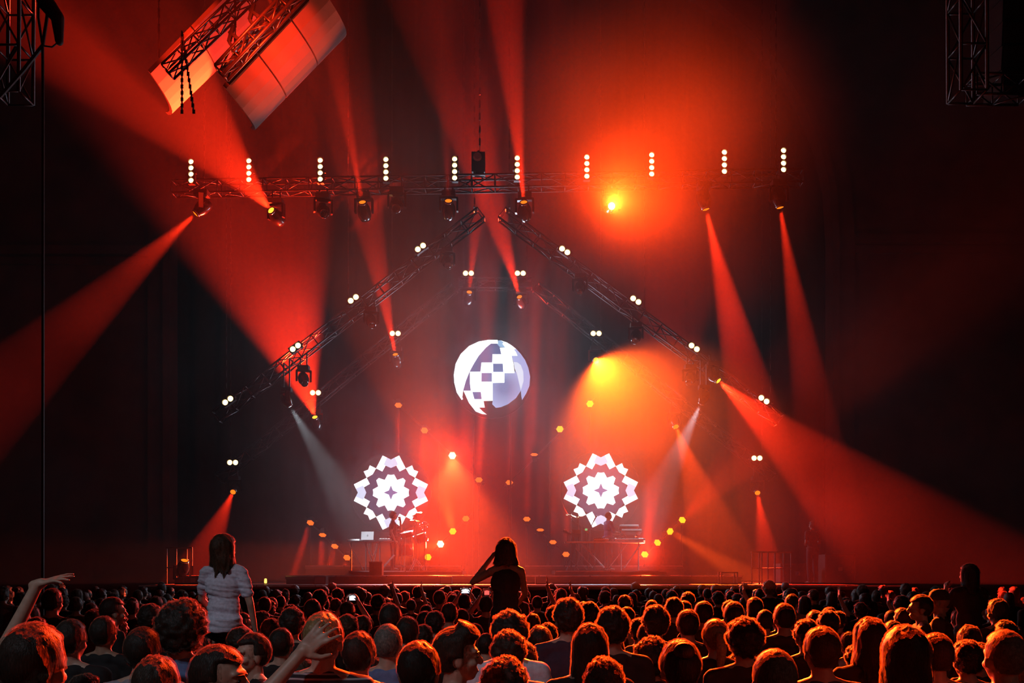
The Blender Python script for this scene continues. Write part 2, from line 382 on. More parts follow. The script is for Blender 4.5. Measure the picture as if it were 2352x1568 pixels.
mh(832,463,YT(832),755,60,18.6,'moving head with a slim red beam rising straight up past the truss end', lit=L_RED, power=2400*P, angle=9, mount='front', group=G1)
mh(910,480,YT(910),880,640,19,'unlit moving head with hanging nose beside the slim red beam', mount='front', group=G1)
mh(1030,460,YT(1030),1020,200,19.5,'moving head with a faint red beam left of the chain hoist', lit=L_RED, power=330*P, angle=9, mount='front', group=G1)
mh(1203,463,YT(1203),1163,40,18.4,'moving head with a red beam rising right of the chain hoist', lit=L_RED, power=4200*P, angle=11, mount='front', group=G1)
mh(1405,473,YT(1405),1690,110,9,'moving head shining straight out at the audience with a blazing red glow', lit=glow('lens_blazing',(1,.6,.1),14), power=230000, color=(1,.045,.003), angle=40, blend=1.0, mount='front', group=G1)
mh(1622,482,YT(1622),1715,880,21.5,'moving head with a red beam falling, left of the two on the red side', lit=L_RED, power=6000*P, angle=15, mount='front', group=G1)
mh(1792,478,YT(1792),1870,950,21.5,'moving head with a red beam falling, right of the two on the red side', lit=L_RED, power=5000*P, angle=12, mount='front', group=G1)
G2 = 'moving heads of the sloping trusses'
def zi(px, py): return at(px, py, YI).z
IM = {}
mh(1078,670,YI-.1,1098,470,24.6,'moving head with a slim red beam rising, left of the pair over the ball screen', lit=L_RED, power=1500*P, angle=10, mount='inner_m', group=G2, sc=.95)
mh(1193,681,YI-.1,1120,430,23.8,'moving head with a broad red beam rising, right of the pair over the ball screen', lit=L_RED, power=3000*P, angle=14, mount='inner_m', group=G2, sc=.95)
mh(908,813,YI-.1,845,500,23.8,'moving head with a long red beam rising below the dark sloping truss', lit=L_RED, power=3200*P, angle=12, mount='inner_l', group=G2, sc=.95)
mh(1369,827,YI-.3,1530,1060,14.0,'moving head making the orange teardrop of light', lit=L_ORG, power=330000, color=(1,.09,.004), angle=17, blend=.3, mount='inner_r', group=G2, sc=.95)
mh(723,957,YI-.3,610,600,23.0,'moving head throwing a wide red fan of light up over the dark truss', lit=L_ORG, power=4600*P, angle=40, blend=.5, mount='inner_l', group=G2, sc=.95)
mh(535,1130,YI-.1,441,1338,22.4,'moving head with a red beam falling behind the woman in the pale shirt', lit=L_RED, power=3600*P, angle=14, mount='inner_l', group=G2, sc=.95)
mh(1553,980,YI-.3,1672,1325,22.2,'moving head with an orange beam falling to the stage edge', lit=L_RED, power=4200*P, angle=17, color=(1,.05,.003), mount='inner_r', group=G2, sc=.95)
mh(1740,1132,YI-.1,1768,1320,23.6,'moving head with a slim red beam falling on the guard rail', lit=L_RED, power=3000*P, angle=12, mount='inner_r', group=G2, sc=.95)
mh(1651,875,YO-.1,1960,1150,21.5,'moving head throwing a broad orange-red beam out to the red wing', lit=L_ORG, power=6000*P, angle=27, blend=.3, mount='outer_r', group=G2, sc=.95)
mh(667,934,YO+.2,845,1230,24.6,'slim spot with a cold white beam falling toward the laptop table', lit=L_WHT, power=380*P, color=WHT, angle=23, blend=.5, mount='outer_l', group=G2, sc=.8, dy=-.35)
mh(1609,929,YO+.2,1490,1180,24.6,'slim spot with a cold white beam falling toward the keyboards', lit=L_WHT, power=600*P, color=WHT, angle=23, blend=.5, mount='outer_r', group=G2, sc=.8, dy=-.35)
un = [(700,882,'below the third twin blinder on the dark side'),(855,748,'below the second twin blinder on the dark side'),(1030,612,'near the apex on the dark side'),(1330,672,'below the topmost twin blinder on the red side'),(1458,784,'below the second twin blinder on the red side'),(1583,880,'below the third twin blinder on the red side')]
for px,py,t in un:
    mh(px,py,YO-.1,px+(30 if px<1176 else -30),py+120,22.5,'unlit moving head hanging '+t, mount='outer_l' if px < 1176 else 'outer_r', group='unlit moving heads', sc=.9)
# hexagonal LED wash lights on slanted pipes
def hexpoly(r, rot=0): return [(r*math.cos(rot+math.pi/3*k), r*math.sin(rot+math.pi/3*k)) for k in range(6)]
def hex_light(px,py,Y,aim,label,em,power=0,color=RED,angle=10,blend=.3,flat=1.0,r=.125,spill=0):
    L = at(px,py,Y); A = Vector(aim); d = (A-L).normalized()
    # the face is turned only part of the way up or down from the camera, as seen in its flattened hexagon
    t = math.acos(min(1,flat)); vz = d.z; f = Vector((d.x*.4, -math.cos(t), math.copysign(math.sin(t), vz))).normalized()
    q = empty('hexagon_wash_light', L, label, 'stage light', 'hexagonal wash lights behind the players')
    ux = Vector((0,0,1)).cross(f).normalized()*-1; ux = Vector((1,0,0)) if ux.length<.1 else ux
    uy = f.cross(ux).normalized()*1
    if ux.cross(uy).dot(f) < 0: uy = -uy
    b = MB().prism(hexpoly(r*1.1), L, ux, uy, -.12, 0).prism(hexpoly(r*.75), L, ux, uy, -.22, -.12)
    b.build('housing', M_BLK(), q)
    lens = MB(); s = r/3.6
    for i in range(-3,4):
        for j in range(-3,4):
            if abs(i+j) <= 3:
                x = s*(i+j*.5); y = s*(j*.866)
                lens.prism([(x+s*.5*math.cos(math.pi/6+math.pi/3*k), y+s*.5*math.sin(math.pi/6+math.pi/3*k)) for k in range(6)], L, ux, uy, 0, .012)
    lens.build('led_face', em, q)
    yk = MB(); ya = L.y+.26; zp = row_z(px,py,L.x); hz = zp+.03+.05
    for sg in (-1,1):
        q0 = L+ux*(r*1.2*sg)-f*.1; yk.bar(q0, (q0.x,ya,q0.z), .025)
    q0 = L-ux*(r*1.2)-f*.1; q1 = L+ux*(r*1.2)-f*.1; yk.bar((q0.x,ya-.01,q0.z), (q1.x,ya-.01,q1.z), .03)
    yk.bar((L.x,ya,q0.z), (L.x,ya,hz+.012), .03); yk.bar((L.x,ya-.015,hz), (L.x,YH+.42,hz), .03)   # hook over the pipe
    yk.build('yoke', M_BLK(), q)
    if power: lamp('wash_lamp', 'SPOT', L + f*.06, L + f*.06 + d*3, power, color, .10, angle, blend, parent=q)
    if spill: lamp('crowd_rim_lamp', 'SPOT', L + f*.07, (L.x*.4-.2, 7.0, 2.2), spill, (1,.03,.006), .10, 34, .8, parent=q)  # second spot added in the fixture to put a red rim on the crowd
    return q
YH = 28.4
PIPES = [((915,930),(1100,1102)),((1355,927),(1170,1108)),((1070,1191),(983,1279)),((1210,1192),(1300,1273)),((713,1200),(797,1280)),((1567,1194),(1481,1273))]
def row_z(px,py,x):                           # height of the slanted pipe behind a wash light
    a, b = min(PIPES, key=lambda r: abs(r[0][1]+(r[1][1]-r[0][1])*(px-r[0][0])/(r[1][0]-r[0][0])-py) + (0 if min(r[0][0],r[1][0])-2 <= px <= max(r[0][0],r[1][0])+2 else 1e4))
    A, B = at(*a,YH+.385), at(*b,YH+.385); return A.z+(B.z-A.z)*(x-A.x)/(B.x-A.x)
def hx(px,py,dx,dy,dY,label,em=L_HEX,**k): return hex_light(px,py,YH,at(px+dx,py+dy,YH+dY),label,em,**k)
pw = 60000
hx(915,930,0,120,-.3,'highest hexagonal wash light left of the ball screen', power=pw, angle=6, flat=.55)
hx(975,988,0,120,-.3,'hexagonal wash light above and left of the blazing one', power=pw*2, angle=9, flat=.75)
hx(1039,1046,6,150,-2.6,'blazing white-yellow hexagonal wash light beside the left flower screen', em=L_HEXW, power=42000, angle=50, color=(1,.055,.010), blend=.6, flat=.97, spill=30000)
hx(1100,1102,8,-160,-.6,'left of the two hexagonal wash lights below the ball screen', em=L_HEX, power=pw*1.8, angle=7, flat=.8)
hx(1170,1108,8,-160,-.6,'right of the two hexagonal wash lights below the ball screen', power=pw*1.1, angle=7, flat=.75)
hx(1227,1044,0,-120,-.3,'flattened hexagonal wash light right of the ball screen bottom', power=pw*.5, angle=8, flat=.5)
hx(1286,985,0,120,-.3,'hexagonal wash light at the rim of the orange teardrop', em=L_HEXY, power=pw*.5, angle=8, flat=.85)
hx(1355,927,0,120,-.3,'hexagonal wash light in the heart of the orange teardrop', em=L_HEXY, power=pw*.5, angle=8, flat=.9)
hx(1070,1191,0,-130,-.6,'hexagonal wash light highest of the slanted row beside the drum kit', em=L_HEX, power=pw, angle=8, flat=.85)
hx(1040,1220,-28,-110,-2.2,'yellow hexagonal wash light second in the row beside the drum kit', em=L_HEXY, power=34000, angle=19, color=(1,.07,.006), flat=.95)
hx(1012,1249,-90,22,-1.2,'white-hot hexagonal wash light third in the row beside the drum kit', em=L_HEXW, power=18000, angle=24, color=(1,.07,.006), spill=26000, flat=.97)
hx(983,1279,-10,60,-.8,'yellow hexagonal wash light lowest in the row beside the drum kit', em=L_HEXY, power=12000, angle=18, color=ORG, flat=.95)
hx(1210,1192,3,-150,-.6,'hexagonal wash light highest of the row left of the keyboards', power=pw*1.2, angle=7, flat=.7)
hx(1241,1217,2,-130,-.3,'flattened hexagonal wash light second in the row left of the keyboards', power=pw*.6, angle=7, flat=.42)
hx(1270,1245,2,-140,-.3,'hexagonal wash light third in the row left of the keyboards', power=pw*.8, angle=7, flat=.6)
hx(1300,1273,3,-150,-.6,'hexagonal wash light lowest in the row left of the keyboards', power=pw*1.3, angle=7, flat=.75)
hx(713,1200,-36,110,-.6,'hexagonal wash light with a long red beam, highest of the row beside the dark wing', power=110000, angle=6, flat=.7)
hx(741,1228,-4,80,-.3,'hexagonal wash light second in the row beside the dark wing', power=110000, angle=6, flat=.5)
hx(769,1254,-14,50,-.3,'hexagonal wash light third in the row beside the dark wing', power=110000, angle=6, flat=.65)
hx(797,1280,-8,34,-.3,'hexagonal wash light lowest in the row beside the dark wing', power=110000, angle=6, flat=.8)
hx(1481,1273,22,-190,-1.0,'yellow hexagonal wash light lowest in the row right of the keyboards', em=L_HEXY, power=55000, angle=17, color=RED, flat=.9, spill=26000)
hx(1510,1246,40,-36,-.6,'yellow hexagonal wash light second lowest right of the keyboards', em=L_HEXY, power=14000, angle=14, color=ORG, flat=.92)
hx(1539,1220,100,60,-1.0,'bright yellow hexagonal wash light third in the row right of the keyboards', em=L_HEXY, power=60000, angle=15, color=(1,.07,.004), flat=.97)
hx(1567,1194,140,-150,-2.4,'yellow hexagonal wash light highest in the row right of the keyboards', em=L_HEXY, power=8000, angle=30, color=RED, blend=.5, flat=.93)
def pipe_row(pts, label):
    Y = YH+.385; a, b = at(*pts[0],Y), at(*pts[1],Y); r = empty('light_pipe', (b.x,b.y,ZS if b.z<4 else b.z), label, 'pipe frame')
    e = (b-a).normalized()*.25
    MB().tube(a-e, b+e, .03).build('pipe', M_BLK(), r)
    lo = a if a.z < b.z else b; hi = b if lo is a else a
    for q in (lo, (lo+hi)/2, hi): MB().tube((q.x,q.y+.07,ZS), (q.x,q.y+.07,q.z+.05), .028).build('upright', M_BLK(), r)
pipe_row([(915,930),(1100,1102)], 'black slanted pipe frame on the left below the ball screen')
pipe_row([(1355,927),(1170,1108)], 'black slanted pipe frame on the right below the ball screen')
pipe_row([(1070,1191),(983,1279)], 'black slanted pipe frame beside the drum kit')
pipe_row([(1210,1192),(1300,1273)], 'black slanted pipe frame left of the keyboards')
pipe_row([(713,1200),(797,1280)], 'black slanted pipe frame beside the dark wing')
pipe_row([(1567,1194),(1481,1273)], 'black slanted pipe frame right of the keyboards')
# ------------------------------------------------------------------ haze filling the hall
def haze():
    m = bpy.data.materials.new('stage_haze'); m.use_nodes = True; nt = m.node_tree; nt.nodes.clear()
    o = nt.nodes.new('ShaderNodeOutputMaterial'); s = nt.nodes.new('ShaderNodeVolumeScatter')
    s.inputs['Color'].default_value = (1,1,1,1); s.inputs['Density'].default_value = HAZE; s.inputs['Anisotropy'].default_value = .15
    nt.links.new(s.outputs[0], o.inputs['Volume']); m.cycles.volume_sampling = 'EQUIANGULAR'
    # smoke is blown in from the stage: thicker low and mid stage, drifting in soft banks, thinning upward and to the sides
    tc = nt.nodes.new('ShaderNodeTexCoord'); mp = nt.nodes.new('ShaderNodeMapping'); mp.inputs['Scale'].default_value = (.30,.22,.34)
    n = nt.nodes.new('ShaderNodeTexNoise'); n.inputs['Scale'].default_value = 1.0; n.inputs['Detail'].default_value = 1.5
    r = nt.nodes.new('ShaderNodeMapRange'); r.inputs['From Min'].default_value = .36; r.inputs['From Max'].default_value = .66; r.inputs['To Min'].default_value = .35; r.inputs['To Max'].default_value = 1.7
    nt.links.new(tc.outputs['Object'], mp.inputs[0]); nt.links.new(mp.outputs[0], n.inputs['Vector']); nt.links.new(n.outputs['Fac'], r.inputs['Value'])
    g = nt.nodes.new('ShaderNodeMapping'); g.inputs['Location'].default_value = (0,-25.0/16,-8.5/19); g.inputs['Scale'].default_value = (1/16,1/16,1/19)
    gt = nt.nodes.new('ShaderNodeTexGradient'); gt.gradient_type = 'QUADRATIC_SPHERE'
    nt.links.new(tc.outputs['Object'], g.inputs[0]); nt.links.new(g.outputs[0], gt.inputs[0])
    m1 = nt.nodes.new('ShaderNodeMath'); m1.operation = 'MULTIPLY_ADD'; m1.inputs[1].default_value = 2.2*HAZE; m1.inputs[2].default_value = .22*HAZE
    m2 = nt.nodes.new('ShaderNodeMath'); m2.operation = 'MULTIPLY'
    nt.links.new(gt.outputs['Fac'], m1.inputs[0]); nt.links.new(m1.outputs[0], m2.inputs[0]); nt.links.new(r.outputs[0], m2.inputs[1]); nt.links.new(m2.outputs[0], s.inputs['Density'])
    b = MB().box((0,21.9,13.9), (32,17.8,24)).build('haze', m)
    tag(b, 'thin theatrical haze hanging through the whole hall', 'haze', kind='stuff')
HAZE = .008
haze()
cy.volume_step_rate = 3.0; cy.adaptive_threshold = .06
# ------------------------------------------------------------------ round LED screens
YSC = 27.95
def flip(poly): return [(x,-y) for x,y in poly]
def rotp(poly, k):
    for _ in range(k): poly = [(-y,x) for x,y in poly]
    return poly
S_WHITE = glow('screen_white', (.90,.96,1.0), 1.5); S_PALE = glow('screen_pale_lavender', (.66,.72,.95), 1.0)
S_DIM = glow('screen_dim_blue', (.085,.11,.30), 1.0); S_BLK = mat('screen_black_face', (.01,.01,.012), .5)
S_SKY = glow('screen_light_blue', (.32,.52,.78), 1.0); S_LAV = glow('screen_lavender', (.36,.44,.78), 1.0); S_MID = glow('screen_mid_blue', (.10,.13,.33), 1.0)
def screen_base(px,py,rad,label):
    c = at(px,py,YSC); r = empty('round_screen', (c.x,c.y,c.z), label, 'screen', 'round screens at the back of the stage')
    MB().lathe([(rad*.96,-.16),(rad*1.02,-.14),(rad*1.02,-.02),(rad,0)], (c.x,c.y,c.z), (0,-1,0), 64).build('panel', S_BLK, r)
    MB().lathe([(rad*1.02,-.05),(rad*1.035,-.05),(rad*1.035,.012),(rad*1.02,.012)], (c.x,c.y,c.z), (0,-1,0), 64, False).build('bezel', M_BLK(), r)
    lamp('screen_light', 'AREA', (c.x,c.y-.06,c.z), (c.x,c.y-3,c.z), 180, (.70,.80,1.0), rad*1.5, parent=r)   # the screen's own light
    return c, r
def poly_part(name, polys, c, k, m, r, d0, d1):
    for p in polys: MB().prism([(x*k, y*k) for x,y in p], c, (1,0,0), (0,0,1), d0, d1).build(name, m, r)
def flower(px,py,label):
    k = 87/380*YSC/FPX/1.0
    c, r = screen_base(px,py,392*k,label)
    lobe = [(-149,-243),(-83,-372),(0,-332),(83,-372),(149,-243),(87,-211),(54,-270),(0,-247),(-54,-270),(-87,-211)]
    L1 = [(-149,-243),(-83,-372),(-40,-352),(-72,-279),(-54,-270),(-87,-211)]; L2 = [(-x,y) for x,y in L1][::-1]
    mid = [(-40,-352),(0,-332),(40,-352),(72,-279),(54,-270),(0,-247),(-54,-270),(-72,-279)]
    dia = [(-149,-243),(-186,-182),(-182,-186),(-243,-149),(-269,-212),(-226,-226),(-212,-269)]
    dia = [(-149,-243),(-183,-183),(-243,-149),(-274,-212),(-228,-230),(-212,-274)]
    W = []; Pm = []
    for q in range(4):
        W += [rotp(flip(L1),q), rotp(flip(L2),q), rotp(flip(dia),q)]; Pm.append(rotp(flip(mid),q))
    fl = []
    for q in range(4):
        fl += rotp([(-32,182),(0,177),(32,182),(62,127),(122,147),(147,122),(127,62)],q)[::1] if q == 0 else rotp([(-32,182),(0,177),(32,182),(62,127),(122,147),(147,122),(127,62)],4-q)
    poly_part('white_tile', W, c, k, S_WHITE, r, .004, .014)
    poly_part('pale_chevron', Pm, c, k, S_PALE, r, .004, .012)
    poly_part('inner_flower', [fl], c, k, S_WHITE, r, .004, .014)
    star = []
    for q in range(4): star += rotp([(0,72),(21,21)],(4-q)%4)
    poly_part('centre_star', [star], c, k, S_DIM, r, .015, .02)
    ring = [(190*math.cos(t*math.pi/16),190*math.sin(t*math.pi/16)) for t in range(32)]
    rg = [(262*math.cos(t*math.pi/24),262*math.sin(t*math.pi/24)) for t in range(48)]
    poly_part('glow_field', [rg], c, k, glow('screen_field_blue',(.022,.026,.075),1.0), r, .0, .003)
    return r
flower(898,1131,'round screen showing a white checkered flower behind the drummer')
flower(1380,1126,'round screen showing a white checkered flower behind the keyboards')
c, r = screen_base(1130,868,87*1.03*YSC/FPX,'round screen showing a white checkered ball, high above mid stage')
k = 1/7.128*YSC/FPX
def B(pts): return [(x-857, 853-y) for x,y in pts]
cres = [(360,1212),(280,1090),(240,930),(232,800),(262,620),(345,460),(480,330),(640,255),(800,228),(950,230),(958,290),(840,290),(760,355),(640,490),(560,620),(490,750),(430,900),(385,1060),(372,1165),(383,1200)]
chk = [(1000,237),(1100,270),(1180,320),(1255,380),(1215,385),(1250,430),(1275,490),(1178,490),(1210,620),(1227,773),(1062,773),(1060,930),(868,935),(868,1225),(720,1228),(740,1335),(645,1335),(700,1395),(772,1450),(690,1440),(590,1400),(480,1260),(390,1060),(510,1060),(495,930),(495,750),(668,748),(685,600),(860,598),(865,463),(1008,463),(985,355),(1075,355),(1025,290),(1050,272)]
holes = [[(875,620),(1033,620),(1042,753),(877,753)],[(687,772),(855,772),(855,912),(685,912)],[(537,1083),(675,1083),(688,1200),(570,1198)]]
dark = [(840,290),(935,290),(985,345),(1008,463),(865,463),(860,598),(685,600),(668,748),(495,750),(495,930),(510,1060),(385,1060),(430,900),(490,750),(560,620),(640,490),(760,355)]
sky = [(958,237),(1000,237),(1050,272),(1025,290),(1075,355),(985,345),(935,290),(958,290)]
lav = [(1255,380),(1330,460),(1400,560),(1450,680),(1482,830),(1470,980),(1420,1100),(1350,1215),(1338,1150),(1330,1060),(1375,900),(1370,750),(1330,640),(1270,595),(1210,590),(1178,490),(1275,490),(1250,430),(1215,385)]
oval = [(1210,590),(1270,595),(1330,640),(1370,750),(1375,900),(1330,1060),(1310,980),(1270,800),(1230,700)]
sph = [(868,935),(1060,930),(1062,773),(1227,773),(1235,730),(1270,800),(1310,980),(1330,1060),(1250,1180),(1120,1280),(1000,1330),(920,1340),(860,1280),(868,1225)]
poly_part('white_crescent', [B(cres)], c, k, S_WHITE, r, .004, .014)
poly_part('white_checkers', [B(chk)], c, k, S_WHITE, r, .004, .014)
poly_part('blue_square', [B(h) for h in holes], c, k, S_MID, r, .015, .02)
poly_part('dark_blue_field', [B(dark)], c, k, glow('screen_deep_blue',(.075,.095,.25),1.0), r, .002, .008)
poly_part('light_blue_patch', [B(sky)], c, k, S_SKY, r, .003, .01)
poly_part('lavender_rim', [B(lav)], c, k, S_LAV, r, .003, .01)
poly_part('white_oval', [B(oval)], c, k, glow('screen_soft_white',(.72,.80,.95),1.0), r, .004, .012)
m = glow('screen_ball_shading', (.3,.35,.6), 1.0); nt = m.node_tree   # the shaded ball drawn on the screen
tc = nt.nodes.new('ShaderNodeTexCoord'); mp = nt.nodes.new('ShaderNodeMapping'); gr = nt.nodes.new('ShaderNodeTexGradient'); gr.gradient_type = 'SPHERICAL'
mp.inputs['Location'].default_value = (-(1060-857)*k/(400*k), 0, -(853-1000)*k/(400*k)); s = 1/(400*k); mp.inputs['Scale'].default_value = (s,0,s)
rp = nt.nodes.new('ShaderNodeValToRGB'); rp.color_ramp.elements[0].color = (.42,.52,.85,1); rp.color_ramp.elements[1].color = (.13,.17,.38,1); rp.color_ramp.elements[1].position = .8
nt.links.new(tc.outputs['Object'], mp.inputs['Vector']); nt.links.new(mp.outputs[0], gr.inputs[0]); nt.links.new(gr.outputs[0], rp.inputs[0])
nt.links.new(rp.outputs[0], nt.nodes['Emission'].inputs[0])
poly_part('shaded_ball', [B(sph)], c, k, m, r, .002, .008)
# screens hang from pipes
for px,py,t in ((898,1131,'left flower screen'),(1380,1126,'right flower screen'),(1130,868,'ball screen')):
    q = at(px,py,YSC); 
    f = empty('screen_support', (q.x,q.y+.2,ZS), 'black pole frame standing behind the '+t, 'frame')
    for s in (-.6,.6): MB().tube((q.x+s,q.y+.19,ZS), (q.x+s,q.y+.19,q.z+.6), .03).build('upright', M_BLK(), f)
    for dz in (-.5,.5): MB().tube((q.x-.7,q.y+.19,q.z+dz), (q.x+.7,q.y+.19,q.z+dz), .025).build('crossbar', M_BLK(), f)
# ------------------------------------------------------------------ hanging acoustic panels, top left
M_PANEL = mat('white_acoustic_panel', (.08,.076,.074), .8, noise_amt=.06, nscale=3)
def panel(corn, label, seams, rows):
    c = [at(*q) for q in corn]; o = (c[0]+c[1]+c[2]+c[3])/4
    nrm = (c[1]-c[0]).cross(c[3]-c[0]).normalized()
    if nrm.z < 0: nrm = -nrm
    r = empty('acoustic_panel', o, label, 'ceiling panel')
    def P(u,v): return (c[0]*(1-u)+c[1]*u)*(1-v) + (c[3]*(1-u)+c[2]*u)*v
    us = [0]+seams+[1]
    for a,b in zip(us, us[1:]):
        g = .006; n = 8
        m = MB(); vs = []
        for k in range(n+1):
            v = k/n; bow = -nrm*(.30*(1-(2*v-1)**2))
            for u in (a+g, b-g): vs += [P(u,v)+bow, P(u,v)+bow+nrm*.08]
        fs = []
        for k in range(n):
            q = 4*k; fs += [(q,q+2,q+6,q+4),(q+1,q+5,q+7,q+3),(q,q+4,q+5,q+1),(q+2,q+3,q+7,q+6)]
        fs += [(0,1,3,2),(4*n,4*n+2,4*n+3,4*n+1)]
        m.add(vs, fs).build('panel_board', M_PANEL, r)
    return P, nrm, r
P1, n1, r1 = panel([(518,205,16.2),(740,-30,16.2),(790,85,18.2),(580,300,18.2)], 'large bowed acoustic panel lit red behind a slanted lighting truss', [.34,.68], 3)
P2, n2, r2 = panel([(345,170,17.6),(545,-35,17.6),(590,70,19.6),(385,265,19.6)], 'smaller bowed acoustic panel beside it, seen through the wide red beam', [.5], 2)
for (P,lab) in ((P1,'large acoustic panel'),(P2,'smaller acoustic panel')):
    for u in (.1,.9):
        q = P(u,.0); chain((q.x,q.y,q.z+.17), 26.0, f'chain from the ceiling to the {"lower" if u<.5 else "upper"} end of the {lab}', 'chains of the acoustic panels')
a, b = at(508,168,15.9), at(690,-26,15.9)
tr = truss('panel_truss', a, b, .22, 'short slanted truss with bare lamp brackets in front of the red panel', step=.42, r=.03)
for k in (.22,.48,.72):
    q = a+(b-a)*k + Vector((-.16,-.05,.20))
    m = MB().bar(q, q+Vector((.08,0,.30)), .06).bar(q+Vector((.0,0,.18)), q+Vector((.22,0,.02)), .05).bar(q, q+Vector((.12,.02,-.16)), .05)
    m.build('bracket', M_ALU(), tr)
tr2 = truss('panel_truss', at(385,165,16.8), at(600,-40,16.8), .22, 'thin dark truss crossing in front of the smaller panel', step=.4)
for t_, lab in ((at(418,118,16.6),'double hanging chain crossing the smaller acoustic panel'),):
    m = MB()
    for s in (0,1):
        for i in range(26):
            z = t_.z + .35 - i*.06; xx = t_.x + (.0 if s == 0 else .012*i*.75)
            m.box((xx,t_.y,z), (.05 if i%2 else .014, .014 if i%2 else .05, .075))
    tag(m.build('hanging_chain', mat('dark_steel',(.03,.03,.03),.5,.5)), lab, 'chain')
# floor moving head, lens lit but no lamp behind it
fz = at(425,1330,22.4)
def floor_head(px, Y, aim, label, power, angle, blend=.25, color=RED):
    p = at(px,1320,Y); L = Vector((p.x,p.y,ZS+.62))
    return moving_head(L, aim, label, lit=L_RED, power=power, angle=angle, blend=blend, color=color, up=False, mount=None, group='floor moving heads')
floor_head(424,22.2, at(632,128,17.2), 'round moving head on the deck by the dark guard rail', 0, 9.0)
# unseen red spots added behind the audience to shape the pools on the panels
for u in (.30,.47,.64): lamp('added_pool_spot', 'SPOT', (-3,-9,5), P1(u,.36), 330000, RED, .1, 3.0, .7)
for u in (.36,.62): lamp('added_pool_spot', 'SPOT', (-3,-9,5.4), P2(u,.30), 160000, RED, .1, 2.3, .7)
# ------------------------------------------------------------------ hanging towers at the picture corners
truss('hanging_tower', at(2222,222,14.2), Vector((at(2212,0,14.2).x,14.2,24.0)), .42, 'vertical hanging truss tower high on the right of the hall', up=(0,1,0), step=.75, r=.03)
truss('hanging_tower', at(30,225,14.2), Vector((at(42,0,14.2).x,14.2,24.0)), .42, 'vertical hanging truss tower high on the left of the hall', up=(0,1,0), step=.75, r=.03)
truss('tower_foot', at(2232,205,14.6), at(2352,205,14.6), .34, 'horizontal truss under the right hanging tower', step=.4)
def line_array(px, side, label):
    r = empty('line_array', at(px,200,15.2), label, 'speaker')
    for k in range(9):
        p = at(px,180-k*26,15.2); p = Vector((p.x+side*.02*k, 15.2+.02*k, 10.6+k*.42)); 
        rot = Matrix.Rotation(R0(8-k*1.5),3,'X')
        b = MB().box(p, (1.0,.55,.39), rot); e = b.build('speaker_box', M_BLK(), r)
        MB().box(p+rot@Vector((0,-.285,0)), (.92,.02,.33), rot).build('grille', M_RUB(), e)
    MB().box((p.x,p.y,p.z+.5), (.9,.5,.12)).tube((p.x,p.y,p.z+.5),(p.x,p.y,26),.02).build('frame', M_BLK(), r)
R0 = math.radians
line_array(2345, 1, 'black column of loudspeakers hanging beside the right tower')
m = MB(); q = at(98,105,13.7)
m.path([at(0,222,13.7), at(55,160,13.7), q], .03); m.path([q, at(99,240,13.7), Vector((q.x,13.7,.02))], .022); m.path([q, at(108,40,13.7), at(118,-120,13.7)], .025); m.path([q, at(88,40,13.7), at(90,-120,13.7)], .02)
m.path([q, at(120,108,13.7), at(136,95,13.7)], .012); m.limb([at(136,95,13.7), at(132,40,13.7), at(105,5,13.7), at(98,-60,13.7)], [.06,.10,.13,.1])
tag(m.build('cable_bundle', M_RUB()), 'black cable bundle hanging beside the left tower', 'cable')
# ------------------------------------------------------------------ instruments
def table(x0,x1,Y,py,zf,label,diag,posts):
    a, b = at(x0,py,Y), at(x1,py,Y); z = a.z; r = empty('instrument_stand', ((a.x+b.x)/2,Y,zf), label, 'stand')
    MB().box(((a.x+b.x)/2,Y+.28,z-.02), (b.x-a.x,.6,.04)).build('table_top', M_BLK(), r)
    MB().box(((a.x+b.x)/2,Y-.03,z-.02), (b.x-a.x-.05,.03,.035)).build('front_rail', M_CHR(), r)
    for px in posts:
        p = at(px,py,Y); MB().tube((p.x,Y+.04,zf), (p.x,Y+.04,z-.04), .018).build('post', M_BLK(), r)
    for (p0,q0,p1,q1,rr) in diag:
        u, v = at(p0,q0,Y-.02), at(p1,q1,Y-.02); v.z = max(v.z, zf+.01); MB().tube(u, v, rr).build('brace', M_CHR(), r)
    return r, z
YP = 25.0
_, zt1 = table(797,908,YP,1241,ZL,'long black stand with shiny slanted braces carrying the laptop',[(802,1248,834,1308,.012),(835,1248,868,1306,.014),(877,1305,906,1274,.03)],[806,840,872,903])
_, zt2 = table(1298,1482,YP,1243,ZR,'long black stand with shiny slanted braces carrying the keyboards',[(1334,1247,1388,1303,.028),(1322,1258,1361,1303,.016),(1471,1250,1434,1303,.022),(1441,1248,1400,1302,.012)],[1312,1323,1366,1427,1467])
M_SIL = mat('silver_laptop', (.22,.22,.23), .35, .6, noise_amt=.05); M_DRUM = mat('red_drum_shell', (.16,.02,.025), .25, 0, .6, noise_amt=.1); M_SKINH = mat('drum_skin', (.7,.68,.64), .5, noise_amt=.05)
M_BRASS = mat('cymbal_bronze', (.72,.52,.26), .22, .95, noise_amt=.1, nscale=12); M_KEYW = mat('white_keys', (.75,.75,.72), .35); M_KEYB = mat('dark_synth_case', (.03,.03,.034), .35, noise_amt=.2)
# laptop
p = at(835,1238,YP); r = empty('laptop', (p.x,YP+.25,zt1), 'open silver laptop with its lid turned to the audience', 'laptop')
MB().box((p.x+.08,YP+.34,zt1+.012), (.36,.25,.018)).build('base', M_SIL, r)
rot = Matrix.Rotation(R0(-14),3,'X')
lid = MB().box((p.x+.08,YP+.19,zt1+.145), (.36,.010,.25), rot).build('lid', M_SIL, r)
MB().lathe([(.024,0),(.022,.003),(.001,.004)], (p.x+.08,YP+.186,zt1+.15), rot@Vector((0,-1,0)), 14).ell((p.x+.09,YP+.183,zt1+.182), (.006,.002,.010), 8, 6).build('emblem', mat('emblem_grey',(.12,.12,.13),.3,.4), lid)
